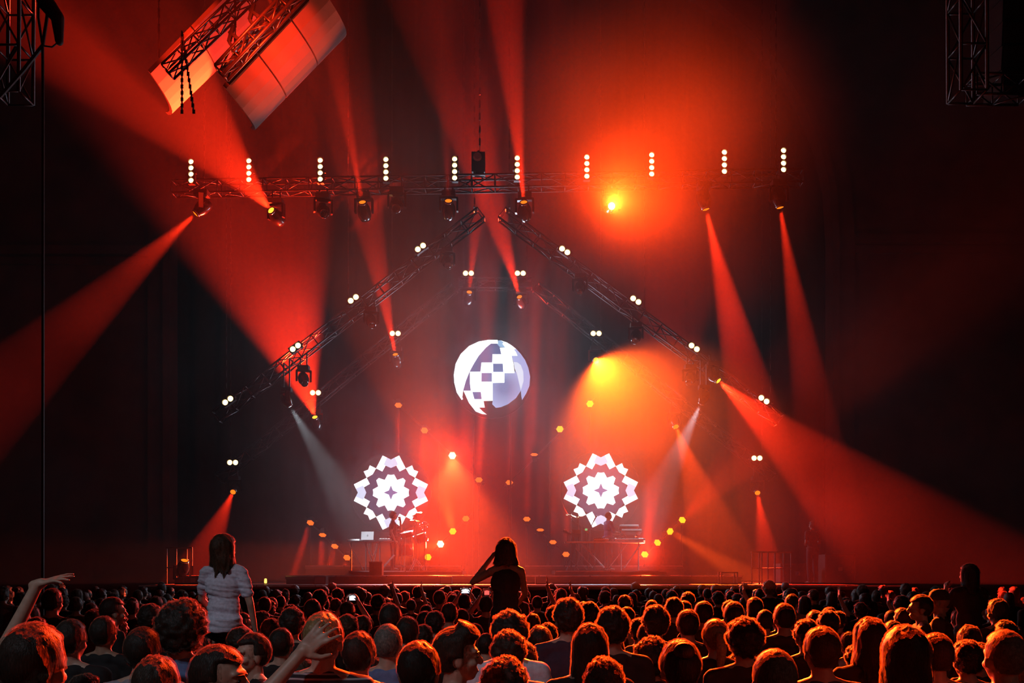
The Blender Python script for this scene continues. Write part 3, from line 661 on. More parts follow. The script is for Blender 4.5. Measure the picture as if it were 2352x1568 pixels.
# control surface and cables on the laptop stand
r = empty('control_surface', (at(812,1238,YP).x-.02,YP+.25,zt1), 'flat pale controller lying left of the laptop', 'controller'); q = r.location
MB().box((q.x,q.y,zt1+.025), (.34,.3,.045)).build('case', mat('pale_controller',(.5,.5,.5),.4,noise_amt=.08), r)
for k in range(8): MB().lathe([(.012,0),(.01,.02)], (q.x-.14+k*.04,q.y-.06,zt1+.047), (0,0,1), 8).build('knob', M_BLK(), r)
r = empty('mixer_pads', (at(882,1238,YP).x,YP+.25,zt1), 'small mixer with lit pads under the drummer hand', 'controller'); q = r.location
MB().box((q.x,q.y,zt1+.03), (.34,.3,.05)).build('case', M_KEYB, r)
for k in range(4): MB().box((q.x-.12+k*.08,q.y-.08,zt1+.062), (.06,.06,.012)).build('pad', M_KEYW, r)
m = MB(); a0 = at(845,1246,YP)
m.path([Vector((a0.x+.30*t, YP-.05, a0.z-.03-.55*math.sin(math.pi*t)**1.2)) for t in [k/14 for k in range(15)]], .012)
m.path([Vector((a0.x+.05+.22*t, YP-.06, a0.z-.02-.35*math.sin(math.pi*t))) for t in [k/12 for k in range(13)]], .010)
tag(m.build('hanging_cable', M_RUB()), 'black cables sagging under the laptop stand', 'cable')
# drums
def cymbal(px,py,Y,zf,rad,label,tilt=(12,0)):
    c = at(px,py,Y); r = empty('cymbal', (c.x,c.y,zf), label, 'cymbal')
    ax = Matrix.Rotation(R0(tilt[0]),3,'X') @ Matrix.Rotation(R0(tilt[1]),3,'Y') @ Vector((0,0,1))
    MB().lathe([(.01,.03),(.04,.022),(.05,.012),(rad,0),(rad,-.003),(.05,.008),(.01,.024)], c, ax, 24).build('disc', M_BRASS, r, True)
    s = MB().tube(c+ax*.05, (c.x,c.y,zf+.35), .010)
    for k in range(3):
        t = 2*math.pi*k/3; s.tube((c.x,c.y,zf+.35), (c.x+.25*math.cos(t),c.y+.25*math.sin(t),zf+.01), .009)
    s.build('stand', M_CHR(), r)
cymbal(957,1180,YP+.35,ZL,.17,'upper cymbal of the drum kit, tipped toward the flower screen',(20,-16))
cymbal(953,1196,YP+.15,ZL,.14,'lower cymbal of the drum kit',(14,8))
cymbal(1311,1184,YP+.95,ZR,.17,'cymbal on a tall stand at the left end of the keyboards',(14,14))
cymbal(1330,1187,YP+1.0,ZR,.12,'small cymbal right of the tall keyboard-end cymbal',(14,-20))
def drum(px,py,Y,zf,rad,dep,label,tilt):
    c = at(px,py,Y); r = empty('drum', (c.x,c.y,zf), label, 'drum')
    ax = (Matrix.Rotation(R0(tilt[0]),3,'X') @ Matrix.Rotation(R0(tilt[1]),3,'Y')) @ Vector((0,0,1))
    MB().lathe([(rad,-dep),(rad,0)], c, ax, 24).build('shell', M_DRUM, r, True)
    MB().lathe([(rad*.98,.004),(rad*.5,.006),(.01,.007)], c, ax, 24).build('head', M_SKINH, r)
    for h in (0,-dep): MB().lathe([(rad*1.0,h-.012),(rad*1.05,h-.012),(rad*1.05,h+.014),(rad*1.0,h+.014)], c, ax, 24, False).build('hoop', M_CHR(), r)
    s = MB()
    for k in range(3):
        t = 2*math.pi*k/3+.4; s.tube((c.x+rad*.9*math.cos(t),c.y+rad*.9*math.sin(t),c.z-dep*.8), (c.x+rad*1.1*math.cos(t),c.y+rad*1.1*math.sin(t),zf+.006), .011)
    s.build('legs', M_CHR(), r)
drum(934,1222,YP+.35,ZL,.19,.15,'shallow drum tipped toward the drummer',(10,-12))
drum(966,1226,YP+.75,ZL,.17,.24,'taller drum right of the shallow one',(8,-18))
drum(932,1250,YP+1.0,ZL,.21,.34,'deep floor drum behind the stand',(0,0))
r = empty('percussion_rack', (at(975,1215,YP+.2).x,YP+.2,ZL), 'cluster of small shaker bells on a rack right of the drums', 'percussion')
q = at(975,1208,YP+.2); MB().tube((q.x,q.y,ZL), (q.x,q.y,q.z+.1), .014).tube((q.x-.14,q.y,q.z), (q.x+.14,q.y,q.z), .012).build('stand', M_BLK(), r)
for k in range(14):
    t = k*2.4; MB().ell((q.x+.13*math.cos(t)*((k%5)/5+.2), q.y+.05*math.sin(t*1.7), q.z+.12*math.sin(t)), (.028,.028,.022), 8, 6).build('bell', M_CHR() if k%2 else M_BLK(), r)
# mic boom stands
def boom(x0,y0,x1,y1,Y,zf,label):
    a, b = at(x0,y0,Y), at(x1,y1,Y); r = empty('microphone_stand', (a.x,Y,zf), label, 'microphone')
    MB().tube((a.x,Y,zf),(a.x,Y,a.z),.012).tube(a,b,.009).lathe([(.12,0),(.12,.02)],(a.x,Y,zf),(0,0,1),16).build('stand', M_BLK(), r)
    d = (b-a).normalized(); MB().cap(b-d*.02, b+d*.13, .014, .016).ell(b+d*.15, (.026,.026,.026), 12, 8).build('microphone', M_BLKG(), r)
boom(1350,1222,1364,1196,YP+.75,ZR,'boom microphone slanting up left of the keyboard player')
# keyboards
def synth(px0,px1,py,Y,zc_dy,tilt,label,depth=.34,th=.08,z=None):
    a, b = at(px0,py,Y), at(px1,py,Y); w = b.x-a.x; zc = a.z if z is None else z; c = Vector(((a.x+b.x)/2, Y+depth/2, zc)); rot = Matrix.Rotation(R0(tilt),3,'X')
    r = empty('synthesizer', c, label, 'keyboard')
    MB().box(c, (w,depth,th), rot).build('case', M_KEYB, r)
    MB().box(c+rot@Vector((0,-depth/2-.012,0)), (w,.024,th*.5), rot).build('front_edge', M_CHR(), r)
    n = max(8,int(w/.026)); f = w*.94/n
    for k in range(n): MB().box(c+rot@Vector((-w*.47+f*(k+.5),depth*.28,th/2+.006)), (f*.9,depth*.38,.014), rot).build('key', M_KEYW, r)
    for k in range(7): MB().lathe([(.012,0),(.009,.02)], c+rot@Vector((-w*.4+k*w*.13,-depth*.25,th/2)), rot@Vector((0,0,1)), 8).build('knob', M_BLK(), r)
synth(1424,1467,1211,YP+.12,0,-16,'upper synthesizer of the tilted pair right of the keyboard player')
synth(1428,1474,1221,YP-.02,0,-14,'middle synthesizer just below the upper tilted one')
synth(1412,1482,1240,YP+.02,0,0,'lowest flat keyboard at the right end of the stand', z=zt2+.05)
synth(1364,1398,1239,YP+.02,0,0,'small white-edged keyboard left of the keyboard player', z=zt2+.05)
r = empty('keyboard_tier', (at(1450,1243,YP).x,YP+.3,zt2), 'black bracket tier lifting the two tilted synthesizers', 'stand')
zu, zm = at(1440,1211,YP+.12).z, at(1440,1221,YP-.02).z
for px in (1434,1464):
    X_ = at(px,0,YP).x; MB().bar((X_,YP+.52,zt2+.004), (X_,YP+.52,zu-.10), .03).build('bracket', M_BLK(), r)
    MB().bar((X_,YP+.52,zu-.115), (X_,YP+.27,zu-.115), .02).box((X_,YP+.29,zu-.090), (.03,.03,.04)).build('arm', M_BLK(), r)
    MB().bar((X_,YP+.52,zm-.115), (X_,YP+.13,zm-.115), .02).box((X_,YP+.15,zm-.090), (.03,.03,.04)).build('arm', M_BLK(), r)
r = empty('sampler', (at(1325,1238,YP).x,YP+.3,zt2), 'dark tilted sampler at the left end of the keyboard stand', 'sampler'); q = r.location
rot = Matrix.Rotation(R0(-28),3,'X'); cc = Vector((q.x,YP+.3,zt2+.22))
MB().box(cc, (.24,.3,.12), rot).build('case', M_KEYB, r); MB().bar((q.x-.08,YP+.34,zt2),(q.x-.08,YP+.34,zt2+.2),.03).bar((q.x+.08,YP+.34,zt2+.003),(q.x+.08,YP+.34,zt2+.2),.03).build('stand', M_BLK(), r)
r = empty('tablet_mount', (at(1346,1238,YP).x,YP+.25,zt2), 'slanted tablet with a small green screen beside the sampler', 'tablet'); q = r.location
cc = Vector((q.x+.02,YP+.28,zt2+.30)); rot = Matrix.Rotation(R0(35),3,'Y')
MB().box(cc, (.20,.2,.015), rot).build('case', M_CHR(), r); MB().box(cc+Vector((.0,-.1,.05)), (.07,.01,.06)).build('screen', glow('green_display',(.12,.55,.2),.9), r)
MB().tube((q.x,YP+.28,zt2),(q.x,YP+.28,zt2+.28),.012).build('arm', M_BLK(), r)
r = empty('guitar_pickup_box', (at(1305,1238,YP).x,YP+.3,zt2), 'tilted rack of small chrome modules at the far left of the keyboards', 'rack'); q = r.location
rot = Matrix.Rotation(R0(25),3,'Y')
MB().box(Vector((q.x-.02,YP+.3,zt2+.26)), (.26,.22,.06), rot).bar((q.x,YP+.3,zt2),(q.x,YP+.3,zt2+.24),.03).build('frame', M_BLK(), r)
for k in range(5): MB().box(Vector((q.x-.02,YP+.3,zt2+.26))+rot@Vector((-.10+k*.05,-.02,.045)), (.035,.14,.03), rot).build('module', M_CHR(), r)
# pedals, wedges, rails, cases
def wedge(px,py,Y,z,label,w=.46):
    p = at(px,py,Y); r = empty('stage_monitor', (p.x,Y,z), label, 'speaker')
    MB().prism([(-.2,0),(.2,0),(.12,.2),(-.14,.2)], (p.x-w/2,Y,z), (0,1,0), (0,0,1), 0, w).build('cabinet', M_BLK(), r)
    MB().prism([(-.212,.02),(-.2,.02),(-.152,.18),(-.164,.18)], (p.x-w/2+.03,Y,z), (0,1,0), (0,0,1), 0, w-.06).build('grille', mat('pale_grille',(.2,.19,.2),.4,.5), r)
wedge(738,1330,22.4,ZS,'stage monitor wedge below the outermost wash lights',.3)
wedge(1025,1331,22.4,ZS,'stage monitor wedge right of the drum riser',.3)
wedge(1243,1332,22.4,ZS,'stage monitor wedge left of the keyboard riser',.3)
r = empty('equipment_case', (at(870,1300,24.0).x,23.6,ZF), 'black equipment case at the foot of the drum riser', 'case'); q = r.location
MB().box((q.x,23.6,ZF+.17), (.34,.34,.34)).build('body', M_BLK(), r); MB().box((q.x,23.6,ZF+.355), (.36,.36,.03)).build('lid', M_ALU(), r)
def rail(px0,px1,py,Y,verts,label,mid=None):
    a, b = at(px0,py,Y), at(px1,py,Y); r = empty('guard_rail', ((a.x+b.x)/2,Y,ZS), label, 'railing')
    MB().tube(a,b,.024).build('top_rail', M_ALU(), r)
    if mid:
        MB().tube(at(px0,mid,Y),at(px1,mid,Y),.018).build('mid_rail', M_ALU(), r)
    for v in verts:
        p = at(v,py,Y); MB().tube((p.x,Y,ZS),p,.02).build('post', M_ALU(), r)
rail(381,442,1258,22.9,[383,405,429,441],'pale guard rail at the dark end of the stage',1303)
rail(1725,1818,1268,23.2,[1727,1744,1750,1764,1780,1800,1817],'red-lit guard rail at the red end of the stage',1305)
r = empty('light_frame_box', (at(1672,1330,22).x,22,ZS), 'open metal box frame glowing orange at the stage edge', 'frame'); q = r.location
for x0 in (-.2,.2):
    for y0 in (-.15,.15): MB().box((q.x+x0,22+y0,ZS+.15), (.03,.03,.3)).build('post', M_ALU(), r)
for z0 in (.015,.3):
    for y0 in (-.15,.15): MB().box((q.x,22+y0,ZS+z0), (.43,.03,.03)).build('bar', M_ALU(), r)
def road_case(x,y,z,w,d,h,label):
    r = empty('road_case', (x,y,z), label, 'case')
    MB().box((x,y,z+h/2), (w,d,h)).build('body', M_BLK(), r)
    for sx in (-1,1):
        for sy in (-1,1): MB().box((x+sx*w/2,y+sy*d/2,z+h/2), (.035,.035,h)).build('corner_edge', M_ALU(), r)
    for hz in (.02,h-.02): MB().box((x,y-d/2,z+hz), (w,.03,.035)).build('edge', M_ALU(), r)
    MB().box((x,y-d/2-.012,z+h*.5), (.12,.02,.1)).build('latch', M_CHR(), r)
p = at(438,1345,22.0); road_case(p.x+.15,22.0,ZS,.5,.45,.22,'low road case glowing orange under the red beam at the dark end')
p = at(1850,1330,23.0); road_case(p.x+.05,24.1,ZS,.9,.6,.55,'dark road case on the deck beyond the red guard rail')
p = at(1905,1330,23.2); road_case(p.x+.55,24.2,ZS,.8,.6,.8,'taller dark road case at the far end of the deck')
p = at(610,1338,22.0); r = empty('lantern', (p.x,22.0,ZS), 'small glowing lamp standing on the stage edge behind the pale shirt woman', 'lamp')
MB().lathe([(.05,0),(.05,.02),(.015,.03)], (p.x,22,ZS), (0,0,1), 12).build('base', M_BLK(), r)
MB().lathe([(.03,.03),(.035,.07),(.03,.14),(.01,.15)], (p.x,22,ZS), (0,0,1), 12).build('lamp', glow('small_amber_lamp',(1,.55,.08),3.0), r)
# ------------------------------------------------------------------ people
def fuse(m, voxel, smooth_it=3, wrinkle=0.0, wfreq=(9,9,16), seed=0.0, zcut=None):
    me = bpy.data.meshes.new('tmp'); me.from_pydata([tuple(v) for v in m.v], [], m.f); me.update()
    o = bpy.data.objects.new('tmp', me); COL.objects.link(o)
    md = o.modifiers.new('r','REMESH'); md.mode = 'VOXEL'; md.voxel_size = voxel; md.use_smooth_shade = True
    if smooth_it:
        s = o.modifiers.new('s','SMOOTH'); s.factor = .5; s.iterations = smooth_it
    bpy.context.view_layer.update()
    dg = bpy.context.evaluated_depsgraph_get()
    out = bpy.data.meshes.new_from_object(o.evaluated_get(dg))
    bpy.data.objects.remove(o); bpy.data.meshes.remove(me)
    if wrinkle:
        ns = [v.normal.copy() for v in out.vertices]
        for v, n in zip(out.vertices, ns):
            c = v.co; q = Vector((c.x*wfreq[0]+seed, c.y*wfreq[1], c.z*wfreq[2] + c.x*5))
            v.co = c + n * (wrinkle*(noise.noise(q) + .6*abs(noise.noise(q*2.1)) ))
    out.polygons.foreach_set('use_smooth', [True]*len(out.polygons))
    return out
SKIN = [mat('skin_light',(.42,.27,.20),.5,noise_amt=.12,nscale=30), mat('skin_tan',(.30,.18,.12),.5,noise_amt=.12,nscale=30), mat('skin_brown',(.12,.065,.042),.48,noise_amt=.12,nscale=30)]
def hairmat(n,c,r=.55):
    m = mat(n,c,r,0,.4,noise_amt=.4,nscale=60,sheen=.1); nt = m.node_tree; b = nt.nodes['Principled BSDF']; b.inputs['Sheen Roughness'].default_value = .18    # fine strands running down the head
    tc = nt.nodes.new('ShaderNodeTexCoord'); mp = nt.nodes.new('ShaderNodeMapping'); mp.inputs['Scale'].default_value = (230,230,26)
    n2 = nt.nodes.new('ShaderNodeTexNoise'); n2.inputs['Scale'].default_value = 1; n2.inputs['Detail'].default_value = 2
    bp = nt.nodes.new('ShaderNodeBump'); bp.inputs['Strength'].default_value = .55; bp.inputs['Distance'].default_value = .006
    nt.links.new(tc.outputs['Object'], mp.inputs[0]); nt.links.new(mp.outputs[0], n2.inputs['Vector']); nt.links.new(n2.outputs['Fac'], bp.inputs['Height']); nt.links.new(bp.outputs['Normal'], b.inputs['Normal'])
    return m
HAIR = {'black':hairmat('hair_black',(.012,.009,.008)),'brown':hairmat('hair_brown',(.022,.013,.009)),'chestnut':hairmat('hair_chestnut',(.055,.03,.017)),'blonde':hairmat('hair_blonde',(.30,.20,.09),.36),'grey':hairmat('hair_grey',(.16,.15,.14))}
def cloth(n,c): return mat('cloth_'+n,c,.85,0,.3,noise_amt=.15,nscale=40,bump=.15)
CLOTH = {'black':cloth('black',(.012,.012,.013)),'charcoal':cloth('charcoal',(.03,.03,.034)),'navy':cloth('navy',(.018,.024,.05)),'denim':cloth('denim',(.10,.17,.34)),'white':cloth('white',(.62,.62,.70)),'grey':cloth('grey',(.22,.22,.25)),'red':cloth('red',(.14,.02,.02)),'olive':cloth('olive',(.06,.06,.035)),'pale':cloth('pale_lavender',(.62,.62,.74))}
TROUSER = cloth('trouser_navy',(.014,.016,.026))
def striped():
    m = cloth('striped',(.02,.02,.024)); nt = m.node_tree; b = nt.nodes['Principled BSDF']
    tc = nt.nodes.new('ShaderNodeTexCoord'); wv = nt.nodes.new('ShaderNodeTexWave'); wv.bands_direction = 'Z'; wv.inputs['Scale'].default_value = 14
    rp = nt.nodes.new('ShaderNodeValToRGB'); rp.color_ramp.interpolation = 'CONSTANT'; rp.color_ramp.elements[0].color = (.012,.013,.018,1)
    rp.color_ramp.elements[1].color = (.28,.28,.30,1); rp.color_ramp.elements[1].position = .72
    nt.links.new(tc.outputs['Object'], wv.inputs['Vector']); nt.links.new(wv.outputs['Fac'], rp.inputs['Fac']); nt.links.new(rp.outputs['Color'], b.inputs['Base Color'])
    return m
CLOTH['striped'] = striped()
HC = Vector((0,.012,1.635))
def hand_prims(m, wrist, d, nrm, side, curl=.25, spread=.12, sc=1.0, fold=()):
    """palm, four fingers of unequal length, a thumb from the side of the palm; nrm = out of the palm"""
    d = Vector(d).normalized(); n = Vector(nrm); n = (n - d*n.dot(d)).normalized(); x = d.cross(n)*side   # x = towards the thumb
    wv = Vector(wrist); k = sc
    for q in (-.028,-.01,.01,.028): m.cap(wv+d*(.02*k)+x*(q*k*.7), wv+d*(.088*k)+x*(q*k), .0125*k, .0115*k, 8)
    m.cap(wv-d*(.02*k), wv+d*.02*k, .026*k, .027*k, 10)
    for i,(q,L) in enumerate(((.030,.072),(.010,.080),(-.010,.075),(-.029,.058))):
        c = 1.9 if i in fold else curl*(1+.15*i)
        a = wv + d*(.088*k) + x*(q*k); dd = (d + x*(spread*(1.5-i)*.55)).normalized()
        for seg, (fr, ang) in enumerate(((.42,c*.4),(.32,c*1.0),(.26,c*1.5))):
            e = (dd*math.cos(ang) + n*math.sin(ang)).normalized(); b = a + e*(L*fr*k)
            m.cap(a, b, (.0098-.0009*seg)*k, (.0092-.0009*seg)*k, 8); a = b
    a = wv + d*(.025*k) + x*(.030*k); dd = (d*.62 + x*.72 + n*.28).normalized()
    b = a + dd*(.042*k); c = b + (d*.8+x*.35+n*(.3+curl*.4)).normalized()*(.032*k)
    m.cap(a, b, .0135*k, .0105*k, 8); m.cap(b, c, .0105*k, .0085*k, 8)
def head_prims(m, c=HC, yaw=0.0, pitch=0.0, female=False):
    R = Matrix.Rotation(yaw,3,'Z') @ Matrix.Rotation(pitch,3,'X'); c = Vector(c)
    def E(p, r, nu=18, nv=12): m.ell(c + R @ Vector(p), r, nu, nv, R)
    def C(p, q, r0, r1): m.cap(c + R @ Vector(p), c + R @ Vector(q), r0, r1, 8)
    E((0,-.012,.018), (.075,.095,.098), 22, 14)            # cranium
    E((0,.022,-.04), (.060,.066,.072))                     # face
    E((0,.052,-.086), (.036,.032,.028))                    # chin
    E((0,.071,.022), (.056,.022,.02))                      # brow
    C((0,.088,.012), (0,.108,-.026), .008, .013); E((0,.104,-.034), (.017,.012,.009))   # nose
    C((-.022,.084,-.064), (.022,.084,-.064), .0085, .0085); C((-.018,.083,-.074), (.018,.083,-.074), .008, .008)  # lips
    for s in (-1,1):
        E((s*.03,.078,-.002), (.013,.010,.009), 10, 8)      # eye
        E((s*.04,.058,-.035), (.024,.026,.02), 12, 8)       # cheek
        E((s*.078,-.005,-.022), (.010,.020,.032), 12, 8)    # ear
def arm_pts(side, kind):
    s = side; sh = (s*.185,0,1.425)
    return {'down':[sh,(s*.225,-.015,1.13),(s*.215,.06,.90)],
            'fold':[sh,(s*.23,-.02,1.15),(s*.07,.20,1.12)],
            'up':[(s*.18,0,1.45),(s*.26,.09,1.67),(s*.17,.17,1.92)],
            'phone':[(s*.18,.01,1.44),(s*.24,.16,1.50),(s*.09,.27,1.72)],
            }[kind]
def make_body(name, arms=('down','down'), voxel=.011, female=False, head_yaw=0, head_pitch=0, pts=None, hands=None, legs='stand', width=1.0, smooth=3):
    m = MB(); w = (.92 if female else 1.0)*width
    hc = HC
    head_prims(m, hc, head_yaw, head_pitch, female)
    m.cap((0,-.012,1.44), (0,.0,1.56), .058*w, .052*w)
    m.cap((-.05,-.015,1.475),(-.17*w,-.005,1.425), .045, .052); m.cap((.05,-.015,1.475),(.17*w,-.005,1.425), .045, .052)
    m.ell((0,-.004,1.30), (.168*w,.108,.165)); m.ell((0,0,1.10), (.14*w,.098,.17)); m.ell((0,-.008,.93), (.165,.112,.12))
    if female:
        for s in (-1,1): m.ell((s*.065,.085,1.27), (.058,.05,.055), 12, 8)
    for i, s in enumerate((-1,1)):
        P = (pts or {}).get(s) or arm_pts(s, arms[i])
        P = [Vector((p[0]*w if k==0 else p[0], p[1], p[2])) for k,p in enumerate(P)]
        fw = .85 if female else 1
        m.limb(P, [.052*fw,.040*fw,.028*fw])
        hd = (hands or {}).get(s) or {}
        d = hd.get('d') or (P[2]-P[1]); n = hd.get('n') or (-s,0,0)
        hand_prims(m, P[2], d, n, s*hd.get('flip',1), hd.get('curl',.3), hd.get('spread',.12), hd.get('sc',1.0 if not female else .9), hd.get('fold',()))
        if legs == 'stand':
            m.limb([(s*.09,-.005,.90),(s*.10,.012,.50),(s*.105,-.02,.09)], [.086,.056,.040]); m.cap((s*.105,-.03,.05),(s*.125,.13,.035), .04, .032)
        elif legs == 'ride':
            m.limb([(s*.09,.02,.90),(s*.13,.36,.80),(s*.12,.38,.36)], [.084,.058,.04]); m.cap((s*.12,.37,.32),(s*.12,.50,.28), .036, .028)
    return fuse(m, voxel, smooth)
def make_shirt(arms=('down','down'), female=False, pts=None, voxel=.012, hem=.90, sleeve=.62, infl=.014, seed=0, wrinkle=.007, width=1.0, tank=False, wfreq=(9,9,16), soft=3):
    m = MB(); w = (.92 if female else 1.0)*width; i0 = infl
    m.ell((0,-.004,1.30), (.168*w+i0,.108+i0,.172)); m.ell((0,0,1.10), (.146*w+i0,.10+i0,.20)); m.ell((0,-.006,.985), (.160+i0,.112+i0,.11))
    m.lathe([(.150+i0,0),(.155+i0,.12)], (0,-.004,hem), (0,0,1), 24)
    if not tank:
        m.cap((-.055,-.012,1.462),(-.17*w,-.004,1.425), .05, .050+i0*.8); m.cap((.055,-.012,1.462),(.17*w,-.004,1.425), .05, .050+i0*.8)
        m.cap((-.05,-.02,1.45),(.05,-.02,1.45), .06, .06)
        for k, s in enumerate((-1,1)):
            P = (pts or {}).get(s) or arm_pts(s, arms[k]); a = Vector((P[0][0]*w,P[0][1],P[0][2])); b = Vector(P[1])
            m.cap(a, a+(b-a)*sleeve, .050+i0*.7, .043+i0*1.1)
    else:
        m.cap((-.10,-.012,1.40),(-.11,-.01,1.45), .045, .03); m.cap((.10,-.012,1.40),(.11,-.01,1.45), .045, .03)
    return fuse(m, voxel, soft, wrinkle, wfreq, seed)
def make_trousers(legs='stand'):
    m = MB(); m.ell((0,-.006,.93), (.175,.122,.12))
    for s in (-1,1):
        if legs == 'stand': m.limb([(s*.09,-.005,.90),(s*.10,.012,.50),(s*.105,-.02,.10)], [.098,.074,.062])
        else: m.limb([(s*.09,.02,.90),(s*.13,.36,.80),(s*.12,.38,.40)], [.095,.07,.055])
    return fuse(m, .016, 2)
def fuzzmat():
    m = bpy.data.materials.new('loose_hair_strands'); m.use_nodes = True; nt = m.node_tree; nt.nodes.clear()   # loose outer strands let light through
    o = nt.nodes.new('ShaderNodeOutputMaterial'); t = nt.nodes.new('ShaderNodeBsdfTransparent'); tl = nt.nodes.new('ShaderNodeBsdfTranslucent'); d = nt.nodes.new('ShaderNodeBsdfDiffuse')
    tl.inputs[0].default_value = (.42,.27,.19,1); d.inputs[0].default_value = (.02,.014,.01,1)
    a = nt.nodes.new('ShaderNodeAddShader'); mx = nt.nodes.new('ShaderNodeMixShader')
    tc = nt.nodes.new('ShaderNodeTexCoord'); mp = nt.nodes.new('ShaderNodeMapping'); mp.inputs['Scale'].default_value = (260,260,60); n = nt.nodes.new('ShaderNodeTexNoise'); n.inputs['Scale'].default_value = 1
    r = nt.nodes.new('ShaderNodeMapRange'); r.inputs['From Min'].default_value = .35; r.inputs['From Max'].default_value = .7; r.inputs['To Min'].default_value = .04; r.inputs['To Max'].default_value = .5
    nt.links.new(tc.outputs['Object'], mp.inputs[0]); nt.links.new(mp.outputs[0], n.inputs['Vector']); nt.links.new(n.outputs['Fac'], r.inputs['Value']); nt.links.new(r.outputs[0], mx.inputs[0])
    nt.links.new(tl.outputs[0], a.inputs[0]); nt.links.new(d.outputs[0], a.inputs[1]); nt.links.new(t.outputs[0], mx.inputs[1]); nt.links.new(a.outputs[0], mx.inputs[2]); nt.links.new(mx.outputs[0], o.inputs['Surface'])
    return m
FUZZ = fuzzmat()
def make_hair(style, yaw=0, nu=64, nv=44, seed=0, vol=0.0, drop_len=None, fuzz=True):
    thick = {'short':.010,'crop':.005,'curly':.030,'afro':.055,'long':.014,'pony':.010,'bun':.010,'quiff':.012,'mess':.02}[style]
    amp, fq = {'short':(.005,(40,40,14)),'crop':(.002,(60,60,40)),'curly':(.017,(24,24,24)),'afro':(.020,(26,26,26)),'long':(.008,(38,38,6)),'pony':(.004,(45,45,9)),'bun':(.004,(45,45,9)),'quiff':(.006,(40,16,16)),'mess':(.013,(30,30,22))}[style]
    thick += vol
    R = Matrix.Rotation(yaw,3,'Z'); vs = []; fs = []; LB = drop_len or {'long':.26}.get(style, 0)
    for j in range(nv+1):
        v = j/nv
        for i in range(nu):
            t = 2*math.pi*i/nu; cy_, sx_ = math.sin(t), math.cos(t)
            vm = .62 if LB else 1.0
            ph = math.pi/2 - (min(v,vm)/vm)*(math.radians(98 if LB else 142))
            r = Vector((.077+thick,.098+thick,.101+thick))
            p = Vector((r.x*math.cos(ph)*sx_, r.y*math.cos(ph)*cy_, r.z*math.sin(ph))) + Vector((0,-.012,.018))
            drop = max(0, v-vm)/(1-vm) if LB else 0
            if LB:
                rag = 1 + .45*noise.noise(Vector((sx_*2.6+seed, cy_*2.6, 3.1))) + .25*noise.noise(Vector((sx_*9+seed, cy_*9, 1.7)))
                p.z -= drop*LB*rag; wv = .010*math.sin(p.z*42+2*noise.noise(Vector((sx_*3+seed,cy_*3,0)))*3)*drop
                p.x *= 1+.18*drop; p.y = p.y*(1-.25*drop) - .01*drop; p.x += wv*sx_; p.y += wv*cy_
            ss = lambda x, a, b: (lambda q: q*q*(3-2*q))(max(0.0, min(1.0, (x-a)/(b-a))))
            hl = (.058 if style != 'quiff' else .05) + .018*abs(sx_)
            fa = .12 + (.30 if LB else 0)
            ins = ss(cy_, fa, fa+.30)*ss(hl-p.z, -.012, .014)                        # open over the face
            if not LB:
                ins = max(ins, ss(-p.z, .050+.03*max(0,-cy_), .085+.03*max(0,-cy_)))  # nape
                ins = max(ins, ss(-p.z, -.004, .02)*ss(abs(sx_), .70, .86)*ss(cy_, -.5, -.2))   # round the ears
            if style == 'quiff' and cy_ > -.2 and p.z > .04: p += Vector((0,.012,.030*min(1,cy_+.5)))
            n = p.normalized(); q = Vector((p.x*fq[0]+seed, p.y*fq[1], p.z*fq[2]))
            a = amp*(noise.noise(q) + .5*noise.noise(q*2.3))
            if style in ('curly','afro','mess'): a += amp*.5*noise.noise(q*4.1)
            p = p + n*a
            if ins > 0: p = p.lerp(Vector((p.x*.78, p.y*.70, p.z*.92)), ins)
            vs.append(HC + R @ p)
    for j in range(nv):
        for i in range(nu):
            k = (i+1)%nu; fs.append((j*nu+i, (j+1)*nu+i, (j+1)*nu+k, j*nu+k))
    fs.append(tuple(nv*nu+i for i in range(nu)))
    m = MB().add(vs, fs)
    if style == 'pony':
        m.ell(HC+R@Vector((0,-.122,.02)), (.028,.026,.03), 12, 8)
        pts = [Vector((0,-.135,.02)),Vector((.004,-.165,-.05)),Vector((.0,-.155,-.13)),Vector((-.005,-.14,-.21))]
        m.limb([HC+R@p for p in pts], [.026,.034,.030,.012])
    if style == 'bun': m.ell(HC+R@Vector((0,-.09,.085)), (.045,.042,.04), 16, 10)
    if fuzz:
        m.m = 1; off = {'crop':.0035,'long':.008,'curly':.010,'afro':.011,'mess':.009}.get(style,.0065); sv = []
        for j in range(nv+1):
            for i in range(nu):
                p = vs[j*nu+i]; q = p-HC-Vector((0,-.012,.018)); q.z *= .35 if (LB and j/nv > .62) else 1.0
                sv.append(p + q.normalized()*(off*(1+.5*noise.noise(p*70))))
        m.add(sv, fs[:-1])
    me = bpy.data.meshes.new('hair'); me.from_pydata([tuple(v) for v in m.v], [], m.f)
    if fuzz:
        me.materials.append(HAIR['black']); me.materials.append(FUZZ); me.polygons.foreach_set('material_index', m.mi)
    me.polygons.foreach_set('use_smooth', [True]*len(me.polygons)); me.update(); return me
def make_cap():
    m = MB(); m.lathe([(.002,.125),(.05,.12),(.082,.092),(.094,.05),(.096,.02),(.09,.02)], HC+Vector((0,-.012,-.005)), (0,0,1), 28)
    v = [(x*.085, .07+.085*(1-x*x)**.5) for x in [k/6-1 for k in range(13)]]
    m.prism(v, HC+Vector((0,0,.022)), (1,0,0), (0,1,0), 0, .006); m.ell(HC+Vector((0,-.012,.12)), (.008,.008,.006), 8, 6)
    me = bpy.data.meshes.new('cap'); me.from_pydata([tuple(v) for v in m.v], [], m.f); me.polygons.foreach_set('use_smooth',[True]*len(me.polygons)); return me
BODY = {'face':make_body('face',voxel=.0065,smooth=2), 'man':make_body('man'), 'woman':make_body('woman',female=True), 'fold':make_body('fold',('fold','fold'))}
